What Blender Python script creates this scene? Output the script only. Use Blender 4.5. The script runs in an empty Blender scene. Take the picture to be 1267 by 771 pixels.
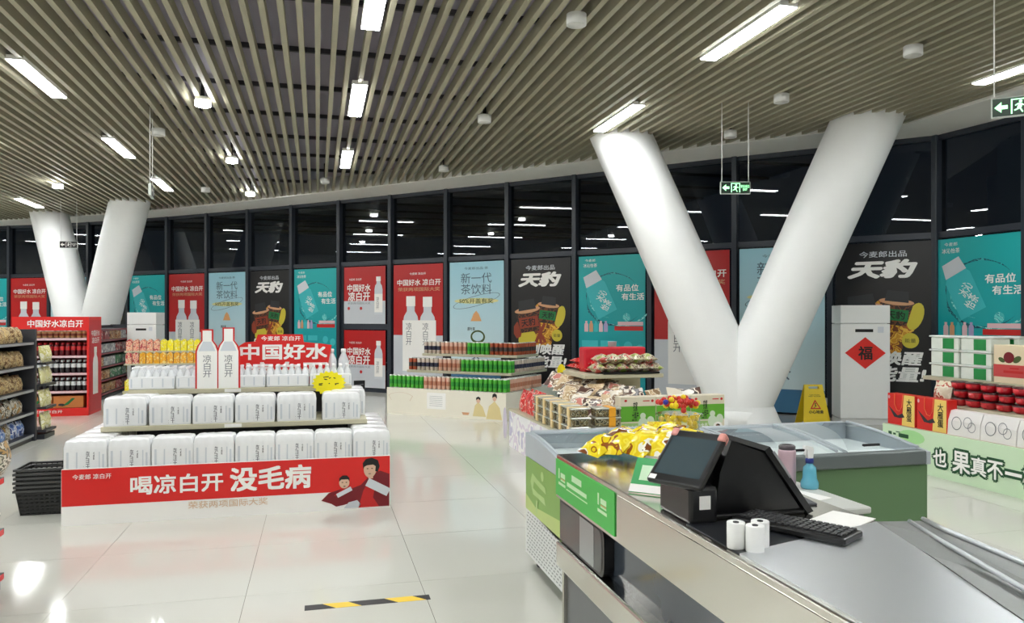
import bpy, bmesh, math, random
from mathutils import Matrix, Vector
random.seed(7)
PI = math.pi
SC = bpy.context.scene
COL = SC.collection

# ------------------------------------------------------------------ camera, world, exposure
THETA = math.atan(0.253)                    # the shop grid (x across, y along the ceiling slats) against the view
cam_d = bpy.data.cameras.new('camera')
cam_d.sensor_fit = 'HORIZONTAL'; cam_d.sensor_width = 36.0
cam_d.lens = 36.0 * 950.0 / 1267.0
cam_d.shift_y = 6.5 / 1267.0
cam_d.clip_start = 0.05; cam_d.clip_end = 200
cam = bpy.data.objects.new('camera', cam_d); COL.objects.link(cam)
cam.location = (0, 0, 1.6); cam.rotation_euler = (PI / 2, 0, -THETA)
SC.camera = cam
world = bpy.data.worlds.new('night'); SC.world = world
world.use_nodes = True
world.node_tree.nodes['Background'].inputs[0].default_value = (0.02, 0.024, 0.035, 1)
world.node_tree.nodes['Background'].inputs[1].default_value = 0.25
SC.view_settings.view_transform = 'Standard'
SC.view_settings.look = 'None'
SC.view_settings.gamma = 1.0
SC.view_settings.use_curve_mapping = False
SC.view_settings.exposure = 1.2
LAMP = 26.0                                 # radiance of the ceiling lamps
CEIL = 4.155

# ------------------------------------------------------------------ materials
def lin(c):
    c /= 255.0
    return c / 12.92 if c <= 0.04045 else ((c + 0.055) / 1.055) ** 2.4
def rgb(t): return (lin(t[0]), lin(t[1]), lin(t[2]), 1.0)
MATS = {}
def mat(name, c, rough=0.5, metal=0.0, vary=0.06, scale=6.0, spec=0.5, coat=0.0, emit=0.0, bump=0.0, rnd=0.0):
    """plain surface with a little procedural mottling"""
    if name in MATS: return MATS[name]
    m = bpy.data.materials.new(name); m.use_nodes = True
    nt = m.node_tree; b = nt.nodes['Principled BSDF']
    col = rgb(c)
    tc = nt.nodes.new('ShaderNodeTexCoord'); nz = nt.nodes.new('ShaderNodeTexNoise')
    nz.inputs['Scale'].default_value = scale; nz.inputs['Detail'].default_value = 3
    nt.links.new(tc.outputs['Object'], nz.inputs['Vector'])
    mx = nt.nodes.new('ShaderNodeMix'); mx.data_type = 'RGBA'
    mx.inputs[6].default_value = tuple(x * (1 - vary) for x in col[:3]) + (1,)
    mx.inputs[7].default_value = tuple(min(1, x * (1 + vary)) for x in col[:3]) + (1,)
    nt.links.new(nz.outputs['Fac'], mx.inputs[0])
    out = mx.outputs[2]
    if rnd:
        oi = nt.nodes.new('ShaderNodeObjectInfo'); hs = nt.nodes.new('ShaderNodeHueSaturation')
        mr = nt.nodes.new('ShaderNodeMapRange')
        mr.inputs[3].default_value = 1 - rnd; mr.inputs[4].default_value = 1 + rnd
        nt.links.new(oi.outputs['Random'], mr.inputs[0]); nt.links.new(mr.outputs[0], hs.inputs['Value'])
        nt.links.new(out, hs.inputs['Color']); out = hs.outputs[0]
    nt.links.new(out, b.inputs['Base Color'])
    b.inputs['Roughness'].default_value = rough; b.inputs['Metallic'].default_value = metal
    b.inputs['Specular IOR Level'].default_value = spec
    if coat: b.inputs['Coat Weight'].default_value = coat; b.inputs['Coat Roughness'].default_value = 0.08
    if emit:
        b.inputs['Emission Color'].default_value = col; b.inputs['Emission Strength'].default_value = emit
    if bump:
        bp = nt.nodes.new('ShaderNodeBump'); bp.inputs['Strength'].default_value = bump
        nt.links.new(nz.outputs['Fac'], bp.inputs['Height']); nt.links.new(bp.outputs[0], b.inputs['Normal'])
    MATS[name] = m
    return m
def mprint(name, cols, scale=18.0, rough=0.35, rnd=True, stretch=(1, 1, 1)):
    """printed packaging film: patches of a few inks, shifted from copy to copy"""
    if name in MATS: return MATS[name]
    m = bpy.data.materials.new(name); m.use_nodes = True
    nt = m.node_tree; b = nt.nodes['Principled BSDF']
    tc = nt.nodes.new('ShaderNodeTexCoord'); mp = nt.nodes.new('ShaderNodeMapping')
    mp.inputs['Scale'].default_value = stretch
    nt.links.new(tc.outputs['Object'], mp.inputs[0])
    oi = nt.nodes.new('ShaderNodeObjectInfo'); ml = nt.nodes.new('ShaderNodeMath'); ml.operation = 'MULTIPLY'
    ml.inputs[1].default_value = 37.0 if rnd else 0.0
    nt.links.new(oi.outputs['Random'], ml.inputs[0])
    nz = nt.nodes.new('ShaderNodeTexNoise'); nz.noise_dimensions = '4D'
    nz.inputs['Scale'].default_value = scale; nz.inputs['Detail'].default_value = 2
    nt.links.new(mp.outputs[0], nz.inputs['Vector']); nt.links.new(ml.outputs[0], nz.inputs['W'])
    cr = nt.nodes.new('ShaderNodeValToRGB'); cr.color_ramp.interpolation = 'CONSTANT'
    el = cr.color_ramp.elements
    n = len(cols); lo, hi = 0.36, 0.62
    el[0].position = 0; el[0].color = rgb(cols[0])
    el[1].position = lo + (hi - lo) * 1 / n; el[1].color = rgb(cols[1])
    for i in range(2, n):
        e = el.new(lo + (hi - lo) * i / n); e.color = rgb(cols[i])
    nt.links.new(nz.outputs['Fac'], cr.inputs[0]); nt.links.new(cr.outputs[0], b.inputs['Base Color'])
    b.inputs['Roughness'].default_value = rough
    MATS[name] = m
    return m
def mglass(name, tint=(1, 1, 1), rough=0.0, ior=1.5, boost=0.0):
    """pane: see-through with a fresnel mirror on top"""
    if name in MATS: return MATS[name]
    m = bpy.data.materials.new(name); m.use_nodes = True
    nt = m.node_tree; nt.nodes.remove(nt.nodes['Principled BSDF'])
    tr = nt.nodes.new('ShaderNodeBsdfTransparent'); tr.inputs[0].default_value = tint + (1,)
    gl = nt.nodes.new('ShaderNodeBsdfGlossy'); gl.inputs['Roughness'].default_value = rough
    fr = nt.nodes.new('ShaderNodeFresnel'); fr.inputs[0].default_value = ior
    ad = nt.nodes.new('ShaderNodeMath'); ad.operation = 'ADD'; ad.inputs[1].default_value = boost; ad.use_clamp = True
    ge = nt.nodes.new('ShaderNodeNewGeometry'); mi = nt.nodes.new('ShaderNodeMix')
    mi.inputs[2].default_value = ior; mi.inputs[3].default_value = 1 / ior      # same mirror seen from either side of the sheet
    nt.links.new(ge.outputs['Backfacing'], mi.inputs[0]); nt.links.new(mi.outputs[0], fr.inputs[0])
    nt.links.new(fr.outputs[0], ad.inputs[0])
    mx = nt.nodes.new('ShaderNodeMixShader')
    nt.links.new(ad.outputs[0], mx.inputs[0]); nt.links.new(tr.outputs[0], mx.inputs[1]); nt.links.new(gl.outputs[0], mx.inputs[2])
    nt.links.new(mx.outputs[0], nt.nodes['Material Output'].inputs[0])
    MATS[name] = m
    return m
def mlamp(name, c, s):
    if name in MATS: return MATS[name]
    m = bpy.data.materials.new(name); m.use_nodes = True
    nt = m.node_tree; nt.nodes.remove(nt.nodes['Principled BSDF'])
    e = nt.nodes.new('ShaderNodeEmission'); e.inputs[0].default_value = c + (1,); e.inputs[1].default_value = s
    nt.links.new(e.outputs[0], nt.nodes['Material Output'].inputs[0])
    MATS[name] = m
    return m
def msteel(name, c=(190, 188, 180), rough=0.28, stretch=(40, 0.6, 40)):
    """brushed stainless steel"""
    if name in MATS: return MATS[name]
    m = bpy.data.materials.new(name); m.use_nodes = True
    nt = m.node_tree; b = nt.nodes['Principled BSDF']
    b.inputs['Metallic'].default_value = 1.0; b.inputs['Base Color'].default_value = rgb(c)
    tc = nt.nodes.new('ShaderNodeTexCoord'); mp = nt.nodes.new('ShaderNodeMapping')
    mp.inputs['Scale'].default_value = stretch
    nz = nt.nodes.new('ShaderNodeTexNoise'); nz.inputs['Scale'].default_value = 3; nz.inputs['Detail'].default_value = 1
    nt.links.new(tc.outputs['Object'], mp.inputs[0]); nt.links.new(mp.outputs[0], nz.inputs['Vector'])
    mr = nt.nodes.new('ShaderNodeMapRange'); mr.inputs[3].default_value = rough - 0.03; mr.inputs[4].default_value = rough + 0.03
    nt.links.new(nz.outputs['Fac'], mr.inputs[0]); nt.links.new(mr.outputs[0], b.inputs['Roughness'])
    MATS[name] = m
    return m

WHITE = mat('white_paint', (245, 246, 245), 0.45, vary=0.02)
PLAST = mat('white_plastic', (238, 238, 236), 0.3, vary=0.02)
FRAME = mat('window_frame_grey', (46, 52, 62), 0.35, vary=0.1)
DARKM = mat('dark_metal', (52, 54, 60), 0.45, vary=0.08)
BLACKP = mat('black_plastic', (14, 14, 16), 0.3, vary=0.1)
RED = mat('sign_red', (222, 34, 30), 0.4, vary=0.02)
REDDARK = mat('dark_red', (140, 16, 26), 0.4, vary=0.1)
YEL = mat('price_yellow', (252, 236, 20), 0.45, vary=0.02)
BEIGE = mat('shelf_beige', (196, 190, 164), 0.45, vary=0.03)
INKW = mat('ink_white', (248, 246, 242), 0.5, vary=0.01)
INKK = mat('ink_black', (16, 15, 15), 0.5, vary=0.01)
INKG = mat('ink_grey', (120, 122, 128), 0.5, vary=0.02)
SKIN = mat('printed_skin', (226, 186, 160), 0.5, vary=0.05)
STEEL = msteel('brushed_steel', (206, 203, 194), 0.18)
STEELP = msteel('steel_plate', (222, 225, 228), 0.36)
GLASS = mglass('night_window_glass', (0.55, 0.6, 0.62), 0.0, 1.52)
CLEAR = mglass('clear_lid_glass', (0.96, 0.985, 0.985), 0.02, 1.4, 0.02)
FILM = mat('shrink_film', (240, 241, 242), 0.22, vary=0.025, scale=25)

# ------------------------------------------------------------------ mesh helpers
class MB:
    def __init__(s): s.v = []; s.f = []; s.m = []; s.sm = []
    def add(s, vs, fs, m=0, smooth=False, mx=None):
        o = len(s.v)
        if mx is not None: vs = [tuple(mx @ Vector(p)) for p in vs]
        s.v += [tuple(p) for p in vs]
        for f in fs:
            s.f.append([i + o for i in f]); s.m.append(m); s.sm.append(smooth)
        return s
    def box(s, x0, x1, y0, y1, z0, z1, m=0, mx=None):
        vs = [(x0,y0,z0),(x1,y0,z0),(x1,y1,z0),(x0,y1,z0),(x0,y0,z1),(x1,y0,z1),(x1,y1,z1),(x0,y1,z1)]
        return s.add(vs, [(3,2,1,0),(4,5,6,7),(0,1,5,4),(1,2,6,5),(2,3,7,6),(3,0,4,7)], m, False, mx)
    def rbox(s, x0, x1, y0, y1, z0, z1, r=0.01, seg=2, m=0, mx=None):
        bm = bmesh.new(); bmesh.ops.create_cube(bm, size=1)
        for v in bm.verts:
            v.co = (x0 + (v.co.x + .5) * (x1 - x0), y0 + (v.co.y + .5) * (y1 - y0), z0 + (v.co.z + .5) * (z1 - z0))
        bmesh.ops.bevel(bm, geom=list(bm.edges), offset=r, segments=seg, profile=0.5, affect='EDGES')
        bm.verts.index_update()
        s.add([v.co[:] for v in bm.verts], [[v.index for v in f.verts] for f in bm.faces], m, False, mx)
        bm.free(); return s
    def lathe(s, prof, seg=16, m=0, ms=None, mx=None, smooth=True, cx=0, cy=0):
        vs = []; fs = []
        for r, z in prof:
            for k in range(seg):
                a = 2 * PI * k / seg
                vs.append((cx + r * math.cos(a), cy + r * math.sin(a), z))
        o = len(s.v)
        if mx is not None: vs = [tuple(mx @ Vector(p)) for p in vs]
        s.v += vs
        for i in range(len(prof) - 1):
            for k in range(seg):
                j = (k + 1) % seg
                s.f.append([o+i*seg+k, o+i*seg+j, o+(i+1)*seg+j, o+(i+1)*seg+k])
                s.m.append(ms[i] if ms else m); s.sm.append(smooth)
        if prof[0][0] > 1e-6:
            s.f.append([o + k for k in range(seg)][::-1]); s.m.append(ms[0] if ms else m); s.sm.append(False)
        if prof[-1][0] > 1e-6:
            q = o + (len(prof) - 1) * seg
            s.f.append([q + k for k in range(seg)]); s.m.append(ms[-1] if ms else m); s.sm.append(False)
        return s
    def tube(s, pts, r, seg=8, m=0):
        """round bar through points"""
        pts = [Vector(p) for p in pts]; rings = []; o = len(s.v)
        for i, p in enumerate(pts):
            d = (pts[min(i+1, len(pts)-1)] - pts[max(i-1, 0)]).normalized()
            up = Vector((0,0,1)) if abs(d.z) < 0.95 else Vector((1,0,0))
            a = d.cross(up).normalized(); b = a.cross(d)
            for k in range(seg):
                t = 2 * PI * k / seg
                s.v.append(tuple(p + a * (r * math.cos(t)) + b * (r * math.sin(t))))
        for i in range(len(pts) - 1):
            for k in range(seg):
                j = (k + 1) % seg
                s.f.append([o+i*seg+k, o+i*seg+j, o+(i+1)*seg+j, o+(i+1)*seg+k]); s.m.append(m); s.sm.append(True)
        s.f.append([o + k for k in range(seg)][::-1]); s.m.append(m); s.sm.append(False)
        q = o + (len(pts) - 1) * seg
        s.f.append([q + k for k in range(seg)]); s.m.append(m); s.sm.append(False)
        return s
    def prism(s, poly, d0, d1, axis='y', m=0, mx=None):
        """outline (two coords) pushed along an axis"""
        n = len(poly)
        def P(p, d):
            if axis == 'y': return (p[0], d, p[1])
            if axis == 'x': return (d, p[0], p[1])
            return (p[0], p[1], d)
        vs = [P(p, d0) for p in poly] + [P(p, d1) for p in poly]
        fs = [list(range(n)), list(range(2*n-1, n-1, -1))]
        fs += [[i, n + i, n + (i+1) % n, (i+1) % n] for i in range(n)]
        return s.add(vs, fs, m, False, mx)
    def mesh(s, name, mats):
        me = bpy.data.meshes.new(name); me.from_pydata(s.v, [], s.f)
        for q in mats: me.materials.append(q)
        me.polygons.foreach_set('material_index', s.m)
        me.polygons.foreach_set('use_smooth', s.sm)
        bm = bmesh.new(); bm.from_mesh(me); bmesh.ops.recalc_face_normals(bm, faces=bm.faces); bm.to_mesh(me); bm.free()
        me.update(); return me
def inst(name, me, parent=None, loc=(0,0,0), rot=(0,0,0), label=None, cat=None, group=None, kind=None):
    o = bpy.data.objects.new(name, me); COL.objects.link(o)
    o.location = loc; o.rotation_euler = rot if not isinstance(rot, (int, float)) else (0, 0, rot)
    if parent: o.parent = parent
    if label: o['label'] = label
    if cat: o['category'] = cat
    if group: o['group'] = group
    if kind: o['kind'] = kind
    return o
def put(name, mb, mats, parent=None, **k):
    if not isinstance(mats, (list, tuple)): mats = [mats]
    return inst(name, mb.mesh(name, mats), parent, **k)
def thing(name, label, cat, loc=(0,0,0), rot=0, group=None, kind=None):
    return inst(name, None, None, loc, rot, label, cat, group, kind)
def dup(root, loc, rot=0, label=None, group=None):
    r = root.copy(); COL.objects.link(r); r.location = loc
    r.rotation_euler = rot if not isinstance(rot, (int, float)) else (0, 0, rot)
    if label: r['label'] = label
    if group: r['group'] = group
    for ch in root.children:
        c = ch.copy(); COL.objects.link(c); c.parent = r
        for g in ch.children:
            d = g.copy(); COL.objects.link(d); d.parent = c
    return r

TXT = {}
def text_mesh(s, w, h, m, bold=0.0, shear=0.0):
    """flat lettering facing -y, scaled to w by h around the origin"""
    key = (s, w, h, m.name, bold, shear)
    if key in TXT: return TXT[key]
    cu = bpy.data.curves.new('lettering', 'FONT'); cu.body = s; cu.resolution_u = 2
    cu.align_x = 'CENTER'; cu.shear = shear; cu.space_line = 0.95
    ob = bpy.data.objects.new('lettering', cu); COL.objects.link(ob)
    dg = bpy.context.evaluated_depsgraph_get()
    me = bpy.data.meshes.new_from_object(ob.evaluated_get(dg))
    bpy.data.objects.remove(ob); bpy.data.curves.remove(cu)
    if bold:                                 # heavier strokes: the same glyphs laid over each other a little apart
        vs = [v.co.copy() for v in me.vertices]; fs = [list(p.vertices) for p in me.polygons]
        n = 8 if bold > 0.05 else 4; V = []; F = []
        for k in range(n):
            a = 2 * PI * (k + .5) / n; o = len(V)
            V += [(p.x + bold * math.cos(a), p.y + bold * math.sin(a), .0003 * k) for p in vs]; F += [[i + o for i in f] for f in fs]
        bpy.data.meshes.remove(me); me = bpy.data.meshes.new('lettering'); me.from_pydata(V, [], F); me.update()
    xs = [v.co.x for v in me.vertices]; ys = [v.co.y for v in me.vertices]
    x0, x1, y0, y1 = min(xs), max(xs), min(ys), max(ys)
    if w is None: w = h * (x1 - x0) / (y1 - y0)
    if h is None: h = w * (y1 - y0) / (x1 - x0)
    for v in me.vertices:
        v.co = ((v.co.x - (x0+x1)/2) * w / (x1-x0), -v.co.z, (v.co.y - (y0+y1)/2) * h / (y1-y0))
    me.materials.clear(); me.materials.append(m)
    TXT[key] = me
    return me
def text(parent, s, x, z, w, h, m, bold=0.0, shear=0.0, y=-0.004, rot=0, name='lettering', roty=0):
    return inst(name, text_mesh(s, w, h, m, bold, shear), parent, (x, y, z), (0, roty, rot))
def ell(cx, cz, rx, rz, n=18, a0=0, a1=2*PI, tilt=0):
    out = []
    for k in range(n):
        t = a0 + (a1 - a0) * k / (n if abs(a1 - a0 - 2*PI) < 1e-6 else n - 1)
        x, z = rx * math.cos(t), rz * math.sin(t)
        out.append((cx + x*math.cos(tilt) - z*math.sin(tilt), cz + x*math.sin(tilt) + z*math.cos(tilt)))
    return out
def rect(x0, x1, z0, z1): return [(x0,z0),(x1,z0),(x1,z1),(x0,z1)]
def turn(poly, cx, cz, t):
    return [(cx + (x-cx)*math.cos(t) - (z-cz)*math.sin(t), cz + (x-cx)*math.sin(t) + (z-cz)*math.cos(t)) for x, z in poly]
def flat(parent, name, polys, m, y=-0.003, join=False, fine=False, **k):
    """printed shapes: thin patches facing -y; each its own part unless they tile one shape (join) or are specks (fine)"""
    if len(polys) > 1 and not join and not fine:
        for i, p in enumerate(polys): flat(parent, name, [p], m, y - .0002*i, **k)
        return
    if fine: k['kind'] = 'stuff'
    mb = MB()
    for p in polys:
        mb.add([(x, y, z) for x, z in p], [list(range(len(p)))])
    me = bpy.data.meshes.new(name); me.from_pydata(mb.v, [], mb.f); me.materials.append(m); me.update()
    return inst(name, me, parent, **k)

# ------------------------------------------------------------------ facade line (index rises to the left seen from inside)
FP = {0:(8.464,8.986), 1:(7.468,10.0), 2:(6.472,11.01), 3:(5.49,12.05), 4:(4.51,13.10), 5:(3.53,14.15), 6:(2.53,15.18), 7:(1.52,16.21),
      8:(0.50,17.23), 9:(-0.53,18.23), 10:(-1.56,19.22), 11:(-2.60,20.18), 12:(-3.67,21.12), 13:(-4.78,22.0), 14:(-5.93,22.82),
      15:(-7.11,23.58), 16:(-8.32,24.28), 17:(-9.58,24.9), 18:(-10.87,25.45), 19:(-12.2,25.9), 20:(-13.55,26.25),
      -1:(8.62,7.70), -2:(8.66,6.28), -3:(8.66,4.86), -4:(8.66,3.44)}
IDX = sorted(FP)
def fdir(i):
    a = Vector(FP[max(i-1, IDX[0])]); b = Vector(FP[min(i+1, IDX[-1])])
    return (a - b).normalized()
def finner(i, d):
    """point d metres inside the room from facade point i"""
    x = fdir(i); n = Vector((-x.y, x.x))         # x points right seen from inside, n points out of the room
    p = Vector(FP[i]); return p - n * d

# ------------------------------------------------------------------ floor
TILE = mat('polished_floor_tile', (213, 212, 203), 0.09, vary=0.025, scale=1.3, spec=0.55, rnd=0.012)
GROUT = mat('floor_joint', (120, 116, 104), 0.6)
fl = put('floor', MB().box(-15, 8.9, -7.5, 27.5, -0.2, -0.004), GROUT, kind='structure')
tile_me = MB().box(-0.4985, 0.4985, -0.4985, 0.4985, -0.02, 0).mesh('tile', [TILE])
def proj(b, a, z):
    X = b*math.cos(THETA) - a*math.sin(THETA); Y = b*math.sin(THETA) + a*math.cos(THETA)
    return (633.5 + 950*X/Y, 392 - (z-1.6)*950/Y, Y) if Y > 0.05 else (0, 9999, Y)
near, rest = [], []
for i in range(-16, 9):
    for j in range(-12, 23):
        cx, cy = 0.6 + i + 0.5, 4.64 + j + 0.5
        if cx < -14.9 or cx > 8.4 or cy < -7 or cy > 26.8: continue
        inview = False
        for dx in (-.5, .5):
            for dy in (-.5, .5):
                u, v, Y = proj(cx+dx, cy+dy, 0)
                if Y > 0.3 and -5 < u < 1272 and v < 790: inview = True
        (near if inview else rest).append((cx, cy))
near.sort(key=lambda p: p[0]**2 + p[1]**2)
rest += near[290:]; near = near[:290]
for cx, cy in near: inst('tile', tile_me, fl, (cx, cy, 0))
tf = MB()
for cx, cy in rest: tf.box(cx-.4985, cx+.4985, cy-.4985, cy+.4985, -0.02, 0)
put('tile_field', tf, TILE, fl, kind='stuff')
# low plinth along the right part of the glass front
pl = MB()
idx = [-2, -1, 0, 1, 2, 3]
outer = [finner(i, -0.05) for i in idx]; inner = [finner(i, 2.55) for i in [0, 1, 2, 3]]
inner = [Vector((6.75, 6.9)), Vector((6.75, 7.6))] + [Vector((6.72, 7.8)), Vector((5.6, 8.35)), Vector((4.6, 9.2)), Vector((3.95, 10.6))]
poly = [(p.x, p.y) for p in outer] + [(p.x, p.y) for p in reversed(inner)]
pl.prism(poly, 0.0, 0.1, 'z')
put('trim_2', pl, mat('plinth_stone', (186, 184, 176), 0.18, vary=0.06, scale=2), kind='structure')

# ------------------------------------------------------------------ outer walls out of view
put('unseen_wall_back', MB().box(-15, 8.9, -7.5, -7.3, 0, 4.6), mat('unseen_back_wall', (190, 188, 180), 0.6), kind='structure')
put('unseen_wall_left', MB().box(-15.1, -14.9, -7.5, 27, 0, 4.6), MATS['unseen_back_wall'], kind='structure')
put('unseen_wall_right', MB().box(8.7, 8.9, -7.5, 3.44, 0, 4.6), MATS['unseen_back_wall'], kind='structure')

# ------------------------------------------------------------------ ceiling: dark deck, crossbars, slats, white soffit
DECK = mat('ceiling_deck', (164, 159, 174), 0.8, vary=0.12, scale=0.8)
ce = put('ceiling', MB().box(-15, 8.9, -7.5, 27.5, 4.43, 4.55), DECK, kind='structure')
bar_me = MB().box(-11.9, 11.9, -0.02, 0.02, -0.05, 0).mesh('crossbar', [mat('crossbar_grey', (70, 68, 74), 0.6)])
for k in range(25):
    inst('crossbar', bar_me, ce, (-3.05, -6.6 + 1.36 * k, 4.43))
SLAT = mat('slat_wood_print', (165, 160, 137), 0.5, vary=0.07, scale=2.2, rnd=0.03)
INN = [finner(i, 1.02) for i in IDX]
INN[0] = Vector((7.64, 3.44))
def slat_end(b):
    best = None
    for p, q in zip(INN, INN[1:]):
        if min(p.x, q.x) <= b <= max(p.x, q.x) and abs(p.x - q.x) > 1e-4:
            t = (b - p.x) / (q.x - p.x); y = p.y + t * (q.y - p.y)
            best = y if best is None else max(best, y)
    return best
x = -14.85; ns = 0
while x < 7.6:
    e = slat_end(x)
    if e is None: e = 24.8 if x < 0 else 7.5
    e += 0.01
    mid = (-7 + e) / 2
    put('slat', MB().box(-0.025, 0.025, -7 - mid, e - mid, 0, 0.115), SLAT, ce, loc=(x, mid, CEIL)); ns += 1
    x += 0.15
sf = MB()
for i in range(len(IDX) - 1):
    a0, a1 = finner(IDX[i], -0.12), finner(IDX[i+1], -0.12); b0, b1 = INN[i], INN[i+1]
    sf.prism([(a0.x,a0.y),(a1.x,a1.y),(b1.x,b1.y),(b0.x,b0.y)], CEIL - 0.012, CEIL + 0.28, 'z')
put('trim_1', sf, mat('soffit_white', (246, 244, 238), 0.6, vary=0.02), kind='structure')

# ------------------------------------------------------------------ window bays
def bay_frame(i):
    l, r = Vector(FP[i+1]), Vector(FP[i]); d = r - l
    return l, d.length, math.atan2(d.y, d.x)
TOPZ = CEIL - 0.012; TRZ = 2.70
DOORBAY = 8 - 1
nwin = 0
for i in IDX[:-1]:
    l, w, ang = bay_frame(i)
    if i == 7:
        wn = thing('door_1', None, None, (l.x, l.y, 0), ang, kind='structure')
    else:
        nwin += 1
        wn = thing('window_%d' % nwin, None, None, (l.x, l.y, 0), ang, kind='structure')
    put('mullion', MB().rbox(-0.042, 0.042, -0.11, 0.09, 0, TOPZ, 0.006, 1), FRAME, wn)
    put('transom', MB().box(0.042, w-0.042, -0.06, 0.06, TRZ, TRZ+0.085), FRAME, wn)
    put('head_rail', MB().box(0.042, w-0.042, -0.06, 0.06, TOPZ-0.07, TOPZ), FRAME, wn)
    put('sill_rail', MB().box(0.042, w-0.042, -0.06, 0.06, 0, 0.1 if i != 7 else 0.07), FRAME, wn)
    put('upper_pane', MB().box(0.042, w-0.042, 0.0, 0.012, TRZ+0.085, TOPZ-0.07), GLASS, wn)
    put('lower_pane', MB().box(0.042, w-0.042, 0.0, 0.012, 0.07, TRZ), GLASS, wn)
    if i == 7:
        put('middle_rail', MB().box(0.042, w-0.042, -0.05, 0.05, 1.33, 1.44), FRAME, wn)
        put('stile', MB().box(0.042, 0.10, -0.05, 0.05, 0.07, TRZ), FRAME, wn)
        put('stile', MB().box(w-0.10, w-0.042, -0.05, 0.05, 0.07, TRZ), FRAME, wn)

# ------------------------------------------------------------------ window posters (built flat in x,z, facing -y)
PW, PH = 1.27, 2.54
def gradient(name, c0, c1, z0, z1, rough=0.35):
    if name in MATS: return MATS[name]
    m = bpy.data.materials.new(name); m.use_nodes = True
    nt = m.node_tree; b = nt.nodes['Principled BSDF']
    tc = nt.nodes.new('ShaderNodeTexCoord'); sx = nt.nodes.new('ShaderNodeSeparateXYZ'); mr = nt.nodes.new('ShaderNodeMapRange')
    nt.links.new(tc.outputs['Object'], sx.inputs[0]); nt.links.new(sx.outputs[2], mr.inputs[0])
    mr.inputs[1].default_value = z0; mr.inputs[2].default_value = z1
    mx = nt.nodes.new('ShaderNodeMix'); mx.data_type = 'RGBA'; mx.inputs[6].default_value = rgb(c0); mx.inputs[7].default_value = rgb(c1)
    nt.links.new(mr.outputs[0], mx.inputs[0]); nt.links.new(mx.outputs[2], b.inputs['Base Color'])
    b.inputs['Roughness'].default_value = rough
    MATS[name] = m; return m
P_RED = mat('poster_red', (190, 30, 32), 0.3, vary=0.04)
P_GREY = mat('poster_pale_grey', (206, 210, 216), 0.35, vary=0.03)
P_TEAL = gradient('poster_teal', (0, 150, 160), (20, 176, 178), 0, 2.5)
P_BLUE = gradient('poster_pale_blue', (216, 234, 238), (164, 214, 230), 0.4, 2.5)
P_BLACK = mat('poster_black', (24, 22, 24), 0.3, vary=0.15)
INK = {k: mat('ink_' + k, c, 0.45, vary=0.03) for k, c in dict(
    red=(200, 30, 30), teal_dark=(4, 92, 104), teal_light=(110, 214, 210), amber=(214, 150, 40), yellow=(214, 196, 60),
    rust=(150, 60, 34), olive=(70, 90, 40), slate=(84, 104, 124), pale_yellow=(232, 226, 160), silver=(214, 218, 224),
    pink=(226, 190, 196), orange=(232, 170, 110), gold=(214, 160, 120), maroon=(120, 14, 28), lilac=(170, 160, 200),
    green=(20, 120, 60), pale_green=(200, 232, 196), charcoal=(44, 44, 48), brown=(110, 70, 40), aqua=(60, 190, 196)).items()}
INK['amber'] = mprint('ink_juice_splash', ((214, 150, 40), (236, 190, 70), (176, 96, 30), (224, 168, 50), (120, 60, 24)), 7, .4, False)
INK['brown'] = mprint('ink_dark_bottle', ((74, 40, 28), (40, 30, 28), (120, 66, 36), (56, 34, 26)), 9, .35, False)
INK['teal_dark'] = mprint('ink_dark_water', ((4, 92, 104), (20, 130, 138), (0, 70, 90), (60, 176, 178)), 12, .4, False)
INK['teal_light'] = mprint('ink_light_water', ((110, 214, 210), (40, 170, 176), (160, 230, 226), (70, 190, 192)), 12, .4, False)
LOGO = '今麦郎 凉白开'
def bottle_shape(cx, z0, h, w):
    """outline of a plastic bottle and of its cap"""
    body = [(cx-w/2, z0), (cx+w/2, z0), (cx+w/2, z0+h*0.66), (cx+w*0.42, z0+h*0.76), (cx+w*0.24, z0+h*0.82), (cx+w*0.24, z0+h*0.88),
            (cx-w*0.24, z0+h*0.88), (cx-w*0.24, z0+h*0.82), (cx-w*0.42, z0+h*0.76), (cx-w/2, z0+h*0.66)]
    cap = rect(cx-w*0.28, cx+w*0.28, z0+h*0.88, z0+h)
    return body, cap
def base_poster(name, m, w=PW, h=PH):
    t = thing(name, 'x', 'poster')
    put('sheet', MB().box(0, w, 0, 0.004, 0, h), m, t)
    return t
def Z(f): return PH * (1 - f)
def poster_red():
    t = base_poster('window_poster', P_RED)
    flat(t, 'printed_panel', [rect(0, PW, 0, Z(.57))], P_GREY)
    text(t, LOGO, PW*.5, Z(.075), .42, .05, INKW, .01)
    text(t, '中国好水 凉白开', PW*.52, Z(.145), 1.12, .13, INKW, .025)
    text(t, '荣获两项国际大奖', PW*.52, Z(.2), 1.08, .08, INK['gold'], .012)
    for k, (cx, zt) in enumerate(((.36, .255), (.70, .262))):
        b, c = bottle_shape(PW*cx, Z(.93), Z(zt)-Z(.93), .42)
        flat(t, 'printed_bottle', [b], INK['silver'], -.004 - .002*k)
        flat(t, 'printed_bottle_cap', [c], INKW, -.005 - .002*k)
        flat(t, 'printed_label', [rect(PW*cx-.215, PW*cx+.215, Z(.86), Z(.45))], INKW, -.005 - .002*k)
        text(t, '凉\n白\n开', PW*cx-.05, Z(.56), .15, .46, INKG, .0, y=-.009)
    return t
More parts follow.
